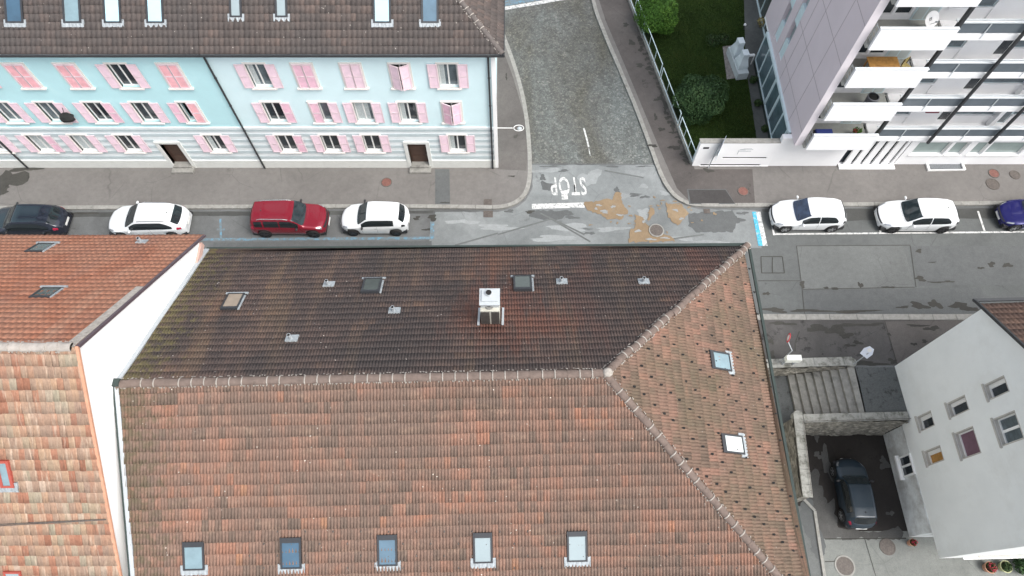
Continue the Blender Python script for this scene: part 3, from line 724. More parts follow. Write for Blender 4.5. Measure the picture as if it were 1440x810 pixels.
strip_low(mb, (1160, 758), (1274, 757), .05, .009); strip_low(mb, (1160, 790), (1183, 789), .04, .0095); strip_low(mb, (1216, 758), (1232, 812), .03, .010)
struct(mb.build('concrete_joint', M['moss_dark']))
# lower path west of the courtyard, with its pale kerb
mb = MB(); mb.sheet([(13.0, -8), (14.9, -8), (15.0, 5.1), (13.0, 5.1)], LOW+.012); struct(mb.build('path', M['patch_pale']))
mb = MB()
for i, (x, y, w_, h_) in enumerate([(1140, 735, 24, 44), (1148, 760, 12, 30), (1150, 778, 12, 12), (1135, 715, 14, 22)]): blob(mb, x, y, w_, h_, LOW, 540+i, .018)
struct(mb.build('damp_stains', M['patch_grey']))
mb = MB(); pts = [G(x, y, LOW+.1)[:2] for x, y in ((1129, 700), (1146, 718), (1150, 745), (1160, 812), (1163, 835))]
for a, b in zip(pts, pts[1:]):
    a, b = Vector(a), Vector(b); n = (b-a).normalized(); n = Vector((-n.y, n.x))*.07; mb.prism([tuple(a-n), tuple(b-n), tuple(b+n), tuple(a+n)], LOW, LOW+.1+.002*len(mb.f)/6)
struct(mb.build('kerb', M['kerb']))

# lawn behind the fence
mb = MB(); mb.sheet([G(974, 231)[:2], (14.6, 24.15), (14.9, 32), (15.7, 38), (16.5, 60), (9, 60), G(880, -10)[:2], G(906, 59)[:2]], .05)
struct(mb.build('lawn', M['lawn']))
rr = random.Random(77); vs = []; fs = []; tn = []
def lawn_x(y): return (fence_x(y)+.25, 14.6+max(0, (y-24)*.035) if y < 32 else 14.9+(y-32)*.13)
def fence_x(y): a, b = G(906, 59), G(972.6, 235.6); return a[0]+(b[0]-a[0])*(y-a[1])/(b[1]-a[1])
mg = MB()
for i in range(42000):
    y = 24.2+13.5*rr.random(); xa, xb = lawn_x(y); x = rr.uniform(xa, xb); a = rr.uniform(0, 6.28); h = rr.uniform(.03, .085); w_ = rr.uniform(.012, .03)
    m0 = len(vs); dx, dy = math.cos(a)*w_, math.sin(a)*w_; lx, ly = rr.uniform(-.05, .05), rr.uniform(-.05, .05)
    vs += [(x-dx, y-dy, .048), (x+dx, y+dy, .048), (x+lx, y+ly, .05+h)]; fs.append((m0, m0+1, m0+2)); tn.append(min(1, max(0, rr.gauss(.35, .2))))
mg.add(vs, fs); go = mg.build('grass', leafm('grass_blades', (.016, .036, .006), (.036, .072, .012), (.085, .11, .03)))
go.data.attributes.new('tone', 'FLOAT', 'FACE').data.foreach_set('value', tn)
tag(go, 'short dark green grass covering the lawn behind the fence', 'grass', kind='stuff')
mb = MB(); mb.sheet([(14.6, 24.15), (15.45, 24.15), (15.45, 31.9), (16.5, 32), (17.6, 60), (16.5, 60), (15.7, 38), (14.9, 32)], .054)
struct(mb.build('garden_path', asphalt('garden_paving', (.10, .105, .10), spots=(.03, .035, .025), seed=81, patch=-.35)))
# ------------------------------------------------------------------ manholes etc.
def manhole(px, py, r, z, mat, label, sq=False):
    c = G(px, py, z); mb = MB(); o = thing('manhole_cover', label, 'manhole cover', (c[0], c[1], z), group='covers let into the ground')
    if sq:
        mb.box(-r, r, -r*.8, r*.8, .004, .02); mb.build('cover', M[mat], o, True)
        a = MB()
        for i in range(5): a.box(-r*.85, r*.85, -r*.62+i*r*.28, -r*.62+i*r*.28+r*.1, .0205, .026)
        a.build('grate_bar', M['iron'], o, True)
    else:
        mb.cyl((0, 0, .004), (0, 0, .022), r, r, 28, smooth=False); mb.build('cover', M[mat], o, True)
        a = MB(); n = 28
        a.add([(math.cos(2*math.pi*i/n)*rr_, math.sin(2*math.pi*i/n)*rr_, z_) for rr_, z_ in ((r*1.0+.002, .004), (r*1.2, .004), (r*1.17, .028), (r+.002, .028)) for i in range(n)],
              [(k*n+i, ((k+1) % 4)*n+i, ((k+1) % 4)*n+(i+1) % n, k*n+(i+1) % n) for k in range(4) for i in range(n)])
        a.build('rim', M['kerb'] if r > .33 else M['iron'], o, True)
    return o
manhole(543.5, 256.5, .27, KH, 'iron_rust', 'round rusty brown cover in the pavement before the house door')
manhole(1045, 269, .27, KH+.004, 'iron_rust', 'round rusty cover in the pavement beside the dark tar patch')
manhole(1397.5, 244, .27, KH, 'iron_rust', 'rusty cover in the pavement above the damp dark ring')
manhole(1396, 259, .33, KH, 'iron', 'dark oval cover in the right pavement nearest the kerb')
manhole(1427, 246, .26, KH, 'iron', 'small dark cover at the far right end of the pavement')
manhole(923, 324, .36, .046, 'iron', 'grey round cover among the ochre gravel on the junction')
manhole(686, 284, .23, KH, 'iron', 'square grate in the pavement above the kerb at the corner', True)
manhole(686.5, 301, .27, .004, 'iron', 'square drain grate in the road under the kerb at the corner', True)
manhole(994, 297, .18, .012, 'iron', 'small square drain by the kerb below the dark tar patch', True)
manhole(1248, 769, .33, LOW, 'iron', 'round cover with a pale ring in the courtyard behind the parked car')
manhole(1188, 796, .42, LOW, 'iron', 'large plain round cover in the courtyard concrete at the bottom')
# ================================================================== WINDOWS / SHUTTERS
def fac_window(parent, x, z0, z1, w_, Y, state='open', glass='glass_dark', pinks=('pink_b', 'pink_b'), deep=.16, curtain=0):
    """window in a south-facing wall at plane Y: surround, recessed pane with mullions, sill, shutters"""
    sf = MB(); t = .10
    for (a, b, c, d_) in ((x-w_/2-t, x-w_/2, z0-.02, z1+t), (x+w_/2, x+w_/2+t, z0-.02, z1+t), (x-w_/2, x+w_/2, z1, z1+t)):
        sf.box(a, b, Y-.045, Y+.1, c, d_)
    for (a, b, c, d_) in ((x-w_/2, x-w_/2+.06, z0, z1), (x+w_/2-.06, x+w_/2, z0, z1), (x-.035, x+.035, z0+.06, z1-.06), (x-w_/2+.06, x+w_/2-.06, z1-.06, z1), (x-w_/2+.06, x+w_/2-.06, z0, z0+.06)):
        sf.mi = 1; sf.box(a, b, Y+deep-.05, Y+deep, c, d_)
    sf.mi = 0; fr = sf.build('window', [M['surround'], M['frame_white']], parent)
    p = MB(); p.box(x-w_/2+.06, x+w_/2-.06, Y+deep-.015, Y+deep+.01, z0+.06, z1-.06)
    if state in ('open', 'leftshut', 'ajar'): p.build('pane', M[glass], fr)
    if curtain and state != 'closed':
        c = MB()
        for (a, b) in ([(x-w_/2+.07, x-w_/2+.07+.22)] if curtain == 1 else [(x-w_/2+.07, x-.04), (x+.05, x+w_/2-.2)]):
            n = 6
            for i in range(n): c.box(a+(b-a)*i/n, a+(b-a)*(i+.8)/n, Y+deep-.022, Y+deep-.017, z0+.07, z1-.07)
        c.build('curtain', M['curtain'], fr)
    s = MB(); s.box(x-w_/2-.16, x+w_/2+.16, Y-.13, Y+.02, z0-.09, z0-.023); s.box(x-w_/2, x+w_/2, Y, Y+deep-.055, z0-.04, z0-.003); s.build('sill', M['surround'], fr)
    sw = w_/2+.02; h0, h1 = z0+.0, z1+.02
    def leaf(hx, ang, sgn, mat):
        """louvred leaf hinged at hx, turned by ang"""
        mb = MB(); Mx = Matrix.Translation((hx, Y-.05, 0)) @ Matrix.Rotation(ang, 4, 'Z')
        a, b = (0, sw) if sgn > 0 else (-sw, 0)
        mb.mi = 1
        for (p0, p1, q0, q1) in ((a, a+.055, h0, h1), (b-.055, b, h0, h1), (a+.055, b-.055, h0, h0+.07), (a+.055, b-.055, h1-.07, h1), (a+.055, b-.055, (h0+h1)/2-.04, (h0+h1)/2+.03)):
            mb.box(p0, p1, -.04, 0, q0, q1, Mx)
        mb.mi = 0; n = 22
        for i in range(n):
            zz = h0+.07+(h1-h0-.14)*(i+.0)/n; dz = (h1-h0-.14)/n
            vs = [(a+.055, -.034, zz), (b-.055, -.034, zz), (b-.055, -.010, zz+dz*.96), (a+.055, -.010, zz+dz*.96)]
            mb.add([Mx @ Vector(v_) for v_ in vs], [(0, 1, 2, 3)])
        mb.box(a+.05, b-.05, -.009, -.003, h0+.05, h1-.05, Mx)
        mb.build('shutter', [M[mat], M['shut_frame']], parent)
    L, R_ = x-w_/2-.0, x+w_/2
    if state == 'open': leaf(L-.03, 0, -1, pinks[0]); leaf(R_+.03, 0, 1, pinks[1])
    elif state == 'closed': leaf(L-.01, 0, 1, pinks[0]); leaf(R_+.01, 0, -1, pinks[1])
    elif state == 'half': leaf(L-.0, R(-24), 1, pinks[0]); leaf(R_+.0, R(24), -1, pinks[1])
    elif state == 'leftshut': leaf(L-.01, 0, 1, pinks[0]); leaf(R_+.03, 0, 1, pinks[1])
    elif state == 'rightshut': leaf(L-.03, 0, -1, pinks[0]); leaf(R_+.01, 0, -1, pinks[1])
    return fr
YB = 23.8                       # street facade of the terrace
EZ = 9.22                       # its eave
def terrace(name, label, x0, x1, wallmat, wins, doors, skylights, pipes, hip):
    b = thing(name, label, 'house', ((x0+x1)/2, YB+4, 0))
    mb = MB(); yb = YB+10.5
    # wall with real openings is approximated by boxes between openings, floor by floor
    cols = sorted(wins, key=lambda q: q[0])
    rows3 = [(1.62, 3.05), (4.17, 5.68), (6.80, 8.38)]
    def band(z0, z1, row, openings, mb):
        xs_ = x0
        for (a, c, oz0, oz1) in sorted(openings):
            mb.box(xs_, a, YB, YB+.35, z0, z1)
            if oz0 > z0: mb.box(a, c, YB, YB+.35, z0, oz0)
            if oz1 < z1: mb.box(a, c, YB, YB+.35, oz1, z1)
            xs_ = c
        mb.box(xs_, x1, YB, YB+.35, z0, z1)
    ops = {0: [], 1: [], 2: []}
    for (x, r, *_) in wins: ops[r].append((x-.46, x+.46, *rows3[r]))
    for x in doors: ops[0].append((x-.52, x+.52, .05, 2.32))
    mb.mi = 0
    band(3.72, 6.2, 1, ops[1], mb); band(6.2, EZ, 2, ops[2], mb)
    mb.mi = 1; band(.02, 3.72, 0, ops[0], mb)
    mb.mi = 0
    mb.box(x0, x1, yb-.3, yb, 0, EZ); mb.box(x0, x0+.3, YB+.35, yb-.3, 0, EZ); mb.box(x1-.3, x1, YB+.35, yb-.3, 0, EZ)
    mb.build('wall', [M[wallmat], M['band_light']], b)
    # painted rustication bands and plinth, cut around the openings
    mb = MB(); g2 = MB()
    o0 = sorted([(a-.14, c+.14, p, q) for (a, c, p, q) in ops[0]])
    def cut_band(mb, z0, z1, pr):
        xs_ = x0
        for (a, c, p, q) in o0:
            if q+.12 > z0 and p-.12 < z1: mb.box(xs_, a, YB-pr, YB+.02, z0, z1); xs_ = c
        mb.box(xs_, x1, YB-pr, YB+.02, z0, z1)
    for z in (.92, 1.42, 1.92, 2.42, 2.92): cut_band(mb, z, z+.24, .012)
    cut_band(mb, 3.36, 3.50, .02); mb.build('facade_band', M['band_grey'], b)
    cut_band(g2, 3.56, 3.74, .05); g2.build('string_course', M['band_light'], b)
    g2 = MB(); cut_band(g2, .02, .78, .05); g2.build('plinth', M['plinth'], b)
    for (x, r, st, gl, pk, cu_) in wins: fac_window(b, x, rows3[r][0], rows3[r][1], .92, YB, st, gl, pk, curtain=cu_)
    for x in doors:
        mb = MB()
        for (a, c, z0, z1) in ((x-.72, x-.52, .02, 2.5), (x+.52, x+.72, .02, 2.5), (x-.52, x+.52, 2.32, 2.5)): mb.box(a, c, YB-.07, YB+.3, z0, z1)
        fr = mb.build('door_frame', M['plinth'], b)
        mb = MB(); mb.box(x-.52, x+.52, YB+.22, YB+.28, .05, 2.0); mb.box(x-.40, x+.40, YB+.20, YB+.22, .3, .95); mb.box(x-.40, x+.40, YB+.20, YB+.22, 1.1, 1.85); mb.box(x-.52, x+.52, YB+.18, YB+.28, 2.0, 2.06)
        dd = mb.build('door', M['door'], b)
        mb = MB(); mb.box(x-.5, x+.5, YB+.24, YB+.26, 2.07, 2.31); mb.build('transom', M['glass_dark'], dd)
        mb = MB(); mb.cyl((x+.42, YB+.12, 1.1), (x+.42, YB+.2, 1.1), .03, .03, 8); mb.build('handle', M['chrome'], dd)
        mb = MB(); mb.box(x-.62, x+.62, YB-.5, YB+.2, KH+.002, KH+.16); mb.box(x-.52, x+.52, YB-.2, YB+.2, KH+.16, KH+.26); mb.build('doorstep', M['stepstone'], b)
    # roof
    sl = .615; oh = .35; ey = YB-oh; E0 = EZ+.12
    pl = Plane((x0, ey, E0), (x1, ey, E0), (x0, ey+1, E0+sl)); Lv = 6.6*math.sqrt(1+sl*sl)
    k = 1/math.sqrt(1+sl*sl)
    if hip:
        xr = -.42; poly = [(0, 0), (xr-x0, 0), (xr-x0-6.6/1.03, Lv), (0, Lv)]
    else: poly = [(0, 0), (x1-x0, 0), (x1-x0, Lv), (0, Lv)]
    tiles('roof', pl, poly, M['t_grey'], b, rib=.235, row=.362, amp=.055, tw=1, lip=.018, shape='round')
    # rear slope and hip
    yr = ey+6.6; zr = E0+6.6*sl; q = MB(); xrr = (x1 if not hip else -.42-6.6/1.03)
    q.add([(x0, yr, zr), (xrr, yr, zr), (x1 if not hip else -.42, yr+6.6, E0), (x0, yr+6.6, E0)], [(0, 1, 2, 3)])
    q.build('rear_roof', M['t_grey'], b)
    if hip:
        ph = Plane((-.42, ey, E0), (-.42, ey+13.2, E0), (-.42-6.6/1.03, yr, zr))
        tiles('hip_roof', ph, [ph.uv((-.42, ey, E0)), ph.uv((-.42, ey+13.2, E0)), ph.uv((-.42-6.6/1.03, yr, zr))], M['t_grey'], b, rib=.235, row=.362, amp=.055, tw=1, lip=.018)
        ridge_caps('hip_ridge', (-.42, ey, E0+.05), (-.42-6.6/1.03, yr, zr+.05), b, [M['t_grey_cap'], M['mortar']], r=.13, ln=.36)
        mb = MB(); mb.box(-.42, -.34, ey-.1, ey+13.2, E0-.1, E0+.02); mb.build('verge_gutter', M['metal_dark'], b)
        mb = MB(); mb.box(-.96, -.45, YB-.3, YB+.0, EZ-.06, EZ+.02); mb.box(-1.0, -.80, YB-.04, YB+.3, 0, .0+EZ-.06); mb.build('corner_pilaster', M['wall_white'], b)
    mb = MB(); xe = x1 if not hip else -.38
    mb.box(x0, xe, ey+.02, YB, EZ-.02, EZ+.03); mb.mi = 1; mb.box(x0, xe, ey+.0, ey+.03, EZ-.0, EZ+.09)
    mb.build('soffit', [M['wall_white'], M['zinc']], b)
    mb = MB(); n = 8; vs = []; 
    for xx in (x0, xe):
        for i in range(n+1):
            a = math.pi+math.pi*i/n; vs.append((xx, ey-.07+math.cos(a)*.08, EZ+.11+math.sin(a)*.08))
    mb.add(vs, [(i, i+1, n+2+i, n+1+i) for i in range(n)]); mb.add(vs, [tuple(range(n+1)), tuple(range(n+1, 2*n+2))[::-1]])
    mb.box(x0, xe, ey-.148, ey-.14, EZ+.10, EZ+.13); mb.box(x0, xe, ey-.14, ey, EZ+.055, EZ+.06)
    mb.build('gutter', M['metal_dark'], b)
    for x in pipes:
        mb = MB(); mb.cyl((x, ey-.05, EZ+.05), (x, YB-.10, EZ-.25), .05, .05, 10); mb.cyl((x, YB-.10, EZ-.25), (x, YB-.10, .02), .052, .052, 10)
        for z in (1.5, 3.5, 5.5, 7.5): mb.cyl((x, YB-.10, z), (x, YB-.10, z+.05), .068, .068, 10)
        mb.build('downpipe', M['metal_dark'], b)
    for (x, w_, pane, top_) in skylights:
        u = x-x0; vlo = 1.62 if w_ > .7 else 1.45; vhi = vlo+(1.55 if w_ > .7 else 1.0)
        lo = pl.hit(0, 33 if w_ > .7 else 25)[1]
        skylight(pl, b, u-w_/2, u+w_/2, lo, lo+(1.5 if w_ > .7 else .95), pane, side=.09)
    return b
M['t_grey_cap'] = pm('grey_ridge_tile', (.11, .095, .088), .9, .3, 5, bmp=.3)
PB, PK, SA = 'pink_b', 'pink', 'salmon'
winsR = [(-3.1, 2, 'open', 'glass_mid', (PB, PB), 1), (-5.4, 2, 'half', 'glass_dark', (PB, PB), 0), (-7.73, 2, 'closed', 'glass_dark', (PB, PB), 0), (-10.05, 2, 'closed', 'glass_dark', (PK, PK), 0), (-12.3, 2, 'open', 'glass_mid', (PB, PB), 1),
         (-3.12, 1, 'half', 'glass_dark', (PK, PK), 0), (-5.4, 1, 'open', 'glass_dark', (PB, PB), 1), (-7.72, 1, 'open', 'glass_mid', (PB, PB), 2), (-9.95, 1, 'leftshut', 'glass_mid', (PK, PB), 0), (-12.38, 1, 'open', 'glass_dark', (PB, PK), 0),
         (-3.02, 0, 'open', 'glass_dark', (PB, PB), 1), (-7.76, 0, 'open', 'glass_dark', (PB, PB), 0), (-10.05, 0, 'open', 'glass_dark', (PB, PB), 0), (-12.5, 0, 'open', 'glass_dark', (PB, PK), 0)]
winsL = [(-16.45, 2, 'closed', 'glass_dark', (SA, SA), 0), (-18.9, 2, 'open', 'glass_dark', (PB, PB), 0), (-21.35, 2, 'closed', 'glass_dark', (SA, SA), 0), (-23.8, 2, 'closed', 'glass_dark', (SA, SA), 0), (-26.3, 2, 'open', 'glass_dark', (PB, PB), 0),
         (-16.7, 1, 'rightshut', 'glass_dark', (PK, SA), 0), (-19.1, 1, 'open', 'glass_dark', (PB, PB), 0), (-21.55, 1, 'open', 'glass_dark', (PB, PK), 0), (-24.0, 1, 'open', 'glass_mid', (PB, PB), 0), (-26.3, 1, 'open', 'glass_mid', (PB, PB), 0),
         (-16.45, 0, 'open', 'glass_dark', (PB, PB), 1), (-21.3, 0, 'open', 'glass_dark', (PB, PB), 0), (-23.8, 0, 'open', 'glass_mid', (PB, PB), 2), (-26.2, 0, 'open', 'glass_mid', (PB, PK), 2),
         (-28.7, 0, 'open', 'glass_mid', (PB, PB), 0), (-28.8, 1, 'open', 'glass_mid', (PB, PB), 0), (-28.8, 2, 'open', 'glass_mid', (PB, PB), 0)]
terrace('terraced_house', 'pale blue terraced house with pink shutters at the street corner', -14.45, -.96, 'blue_b', winsR, [-5.33],
        [(-12.65, .56, 'pane_pale', 0), (-10.56, .56, 'pane_pale', 0), (-5.95, .82, 'pane_sky', 0), (-3.76, .80, 'pane_blue', 0)], [-14.45, -1.12], True)
terrace('terraced_house', 'deeper turquoise terraced house with faded salmon shutters at the left edge', -14.45-.235*109, -14.45, 'blue_a', winsL, [-19.15],
        [(-22.8, .82, 'pane_deep', 0), (-20.15, .82, 'pane_teal', 0), (-18.3, .80, 'pane_sky', 0), (-16.35, .80, 'pane_sky', 0)], [-28.3], False)

# ================================================================== MAIN TILED BUILDING (foreground)
A = Vector(G(165, 540, 11.6)); Bq = Vector(G(850, 525, 11.6)); NEc = Vector(G(1052, 345, 8.0)); NWc = Vector(G(290, 352, 8.0)); SEc = Vector(G(1148, 874, 7.7))
hall = thing('tiled_building', 'large building with weathered brown tiled hip roof in the middle foreground', 'building', (-2, 7, LOW))
pN = Plane(A, Bq, (NEc+Vector((0, 0, 0)))); pN.U = (Bq-A).normalized()
pS = Plane(A, Bq, SEc); pE = Plane(NEc, SEc, Bq)
cu0, cv0 = pN.hit(700, 440); cu1, cv1 = pN.hit(700, 365); cu2, cv2 = pN.hit(770, 455)
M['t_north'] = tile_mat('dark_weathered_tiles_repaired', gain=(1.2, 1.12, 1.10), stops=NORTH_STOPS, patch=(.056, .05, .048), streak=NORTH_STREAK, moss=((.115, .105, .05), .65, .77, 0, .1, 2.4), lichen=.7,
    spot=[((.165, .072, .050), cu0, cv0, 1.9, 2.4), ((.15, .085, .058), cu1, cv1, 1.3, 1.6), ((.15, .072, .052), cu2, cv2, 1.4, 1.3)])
nw = pN.hit(293, 351); ne = pN.hit(1050, 345); a_, b_ = pN.uv(A), pN.uv(Bq)
print('pN slope', math.degrees(math.acos(pN.N.z)), 'pS', math.degrees(math.acos(pS.N.z)), 'pE', math.degrees(math.acos(pE.N.z)), 'rowS', pS.hit(500, 560)[1]-pS.hit(500, 576.3)[1])
def tone_n(r, u, v): return r
tiles('north_roof', pN, [nw, ne, b_, a_], M['t_north'], hall, rib=.105, row=.33, amp=.036, tw=2, lip=.006, lift_k=.004)
sw = pS.hit(193, 860); se = pS.uv(SEc); sa, sb = pS.uv(A), pS.uv(Bq)
sw = (pS.hit(170, 545)[0]+(pS.hit(190, 810)[0]-pS.hit(170, 545)[0])*1.25, se[1])
tiles('south_roof', pS, [sw, se, sb, (pS.hit(168, 543)[0], sa[1])], M['t_south'], hall, rib=.108, row=.382, amp=.058, tw=2, v_off=.1)
ea, eb, ec = pE.uv(NEc), pE.uv(SEc), pE.uv(Bq)
tiles('east_roof', pE, [ea, eb, ec], M['t_east'], hall, rib=.115, row=.385, amp=.055, tw=2)
ridge_caps('ridge', A+Vector((0, 0, .05)), Bq+Vector((0, 0, .05)), hall, [M['ridge'], M['mortar']], r=.15, ln=.40)
ridge_caps('hip_ridge', Bq+Vector((0, 0, .05)), NEc+Vector((0, 0, .06)), hall, [M['ridge'], M['mortar']], r=.14, ln=.38, jag=.05)
ridge_caps('hip_ridge', Bq+Vector((0, 0, .05)), SEc+Vector((0, 0, .06)), hall, [M['ridge'], M['mortar']], r=.14, ln=.38)
mb = MB(); mb.ball(Bq+Vector((.1, 0, .1)), .17, 10, 6, .6); mb.build('mortar_cap', M['mortar'], hall)
# gutters, edge flashings, walls
P_nw = pN.pt(*nw)
def bar(mb, a, b, w_, h_, dz=0):
    a, b = Vector(a), Vector(b); d_ = (b-a).normalized(); s = d_.cross(Vector((0, 0, 1))).normalized()*w_/2; u = Vector((0, 0, 1))
    vs = [p+s*i+u*(dz+j) for p in (a, b) for i, j in ((-1, 0), (1, 0), (1, h_), (-1, h_))]
    mb.add(vs, [(0, 1, 2, 3), (7, 6, 5, 4), (0, 4, 5, 1), (1, 5, 6, 2), (2, 6, 7, 3), (3, 7, 4, 0)])
mb = MB(); bar(mb, P_nw+Vector((-.1, .06, 0)), NEc+Vector((.1, .06, 0)), .14, .08, -.1); bar(mb, NEc+Vector((.04, .1, 0)), SEc+Vector((.04, -.1, 0)), .10, .10, -.08)
mb.build('gutter', M['gutter'], hall)
mb = MB(); bar(mb, P_nw+Vector((-.02, 0, 0)), A+Vector((-.02, 0, 0)), .17, .09, .0)
bar(mb, A+Vector((.0, 0, 0)), pS.pt(*sw)+Vector((.0, 0, 0)), .13, .09, .0); mb.build('verge_flashing', M['zinc'], hall)
mb = MB(); bar(mb, A+Vector((-.09, 0, 0)), pS.pt(*sw)+Vector((-.09, 0, 0)), .05, .10, .02); mb.box(A.x-.2, A.x+.12, A.y-.12, A.y+.14, A.z-.05, A.z+.16); mb.build('verge_edge', M['gutter'], hall)
mb = MB()
wp = [(P_nw.x+.05, P_nw.y-.45), (NEc.x-.45, NEc.y-.5), (SEc.x-.5, SEc.y+.6), (pS.pt(*sw).x+.1, SEc.y+.6)]
mb.prism(wp, LOW, 7.45); mb.build('wall', M['wall_cream'], hall)
mb = MB()   # west gable triangle between eaves and ridge
mb.add([(wp[0][0], wp[0][1], 7.45), (wp[0][0]+.02, A.y, A.z-.1), (wp[3][0], wp[3][1], 7.45)], [(0, 1, 2)]); mb.build('gable', M['wall_cream'], hall)
mb = MB(); mb.add([P_nw+Vector((.1, -.1, -.14)), NEc+Vector((-.32, -.32, -.14)), SEc+Vector((-.32, .3, -.14)), pS.pt(*sw)+Vector((.1, .1, -.14))], [(0, 1, 2, 3)]); mb.build('soffit', M['wall_white'], hall)
# roof windows
for q, pane in (([(256, 762), (286, 762), (288, 802), (258, 802)], 'pane_teal'), ([(393, 756), (423, 756), (424, 800), (395, 800)], 'pane_deep'), ([(530, 752), (558, 752), (559, 796), (531, 796)], 'pane_blue'),
                ([(665, 749), (692, 749), (693, 792), (666, 792)], 'pane_pale'), ([(797, 747), (826, 747), (826, 790), (798, 790)], 'pane_pale')):
    uv = [pS.hit(x, y, .09) for x, y in q]; u0, u1 = sum(p[0] for p in (uv[0], uv[3]))/2, sum(p[0] for p in (uv[1], uv[2]))/2; v0, v1 = sum(p[1] for p in uv[2:])/2, sum(p[1] for p in uv[:2])/2
    skylight(pS, hall, u0, u1, v0, v1, pane, top=.17)
def sky_mean(pl, parent, q, pane, **k):
    uv = [pl.hit(x, y, .09) for x, y in q]
    if abs(pl.U.y) > .5:   # east plane: u runs north-south
        us = sorted(p[0] for p in uv); vs_ = sorted(p[1] for p in uv); return skylight(pl, parent, (us[0]+us[1])/2, (us[2]+us[3])/2, (vs_[0]+vs_[1])/2, (vs_[2]+vs_[3])/2, pane, **k)
    us = sorted(p[0] for p in uv); vs_ = sorted(p[1] for p in uv)
    return skylight(pl, parent, (us[0]+us[1])/2, (us[2]+us[3])/2, (vs_[0]+vs_[1])/2, (vs_[2]+vs_[3])/2, pane, **k)
sky_mean(pE, hall, [(998, 492), (1026, 497), (1029, 523), (1001, 517)], 'pane_teal', apron=True, top=.16)
sky_mean(pE, hall, [(1014, 608), (1044, 614), (1048, 640), (1017, 635)], 'pane_white', apron=True, top=.16)
sky_mean(pN, hall, [(512, 391), (538, 391), (533, 411), (507, 411)], 'pane_dark', apron=False, apron_top=True, rise=.12, side=.07)
sky_mean(pN, hall, [(722, 388), (748, 388), (748, 408), (722, 408)], 'pane_dark', apron=False, apron_top=True, rise=.14, side=.07)
sky_mean(pN, hall, [(321, 412), (344, 412), (333, 434), (309, 434)], 'pane_beige', apron=False, apron_top=True, rise=.1, side=.05, mid=None)
def vent(px, py, r=.07, pl=pN, parent=hall, s=.16, h=.34):
    u, v = pl.hit(px, py); f = MB()
    vs = [pl.pt(u+a, v+b_, hh) for hh in (0, .075) for a, b_ in ((-s*1.35, -s), (s*1.35, -s), (s*1.35, s), (-s*1.35, s))]
    f.add(vs, [(0, 3, 2, 1), (4, 5, 6, 7), (0, 1, 5, 4), (1, 2, 6, 5), (2, 3, 7, 6), (3, 0, 4, 7)])
    fl = f.build('vent_flashing', M['lead'], parent)
    p = pl.pt(u-.03, v, .03); c = MB(); c.cyl(p, p+Vector((0, 0, h)), r, r*.95, 12); c.build('vent_pipe', M['zinc'], fl)
    c = MB(); c.cyl(p+Vector((0, 0, h+.001)), p+Vector((0, 0, h+.004)), r*.75, r*.75, 12); c.build('vent_opening', M['dark_hole'], fl)
for x, y in ((463, 401), (555, 438), (411, 477), (790, 397), (905, 397)): vent(x, y)
# chimney: flue stack carrying a raised cover plate on brackets
cb = pN.pt(*pN.hit(691, 456)); ch = MB(); X, Yf, Zb = cb; Z = Zb+1.15; dp = .72
ch.box(X-.35, X+.31, Yf, Yf+dp, Zb-1.2, Z); ck = ch.build('chimney', M['chim'], hall)
mb = MB(); mb.box(X-.34, X-.04, Yf-.014, Yf-.003, Zb-.2, Z-.06); mb.box(X+.02, X+.30, Yf-.014, Yf-.003, Zb-.2, Z-.06); mb.build('slate_facing', pm('slate_facing', (.06, .055, .05), .7, .3, 6), ck)
mb = MB(); mb.cyl((X-.05, Yf+.22, Z+.001), (X-.05, Yf+.22, Z+.10), .17, .15, 16); mb.build('flue', M['stepstone'], ck)
mb = MB(); mb.cyl((X-.05, Yf+.22, Z+.101), (X-.05, Yf+.22, Z+.103), .11, .11, 16); mb.build('flue_opening', M['dark_hole'], ck)
zt = Z+.42; yc = G(691, 430, zt)[1]; ye = G(691, 406.5, zt)[1]
mb = MB(); mb.box(X-.37, X+.33, yc, ye, zt, zt+.05); mb.box(X-.29, X+.25, yc+.12, ye-.08, zt+.05, zt+.12); mb.box(X-.33, X+.29, yc+.12, ye-.06, Zb-1.4, zt)
pt = mb.build('cover_plate', M['chim_plate'], ck)
mb = MB(); mb.cyl((X-.05, yc+.40, zt+.12), (X-.05, yc+.40, zt+.22), .115, .11, 16); mb.build('flue', M['chim_plate'], pt)
mb = MB(); mb.cyl((X-.05, yc+.40, zt+.221), (X-.05, yc+.40, zt+.223), .10, .10, 16); mb.build('flue_opening', M['dark_hole'], pt)
Y_ = Yf+.4; Z = Zb
for sx in (-.46, .41):
    mb = MB(); a = pN.pt(*pN.uv((X+sx, Y_-.55, Z)), .05); b2 = pN.pt(*pN.uv((X+sx, Y_+.6, Z)), .05); bar(mb, a, b2, .08, .06, 0); mb.build('flashing', M['zinc'], ck)
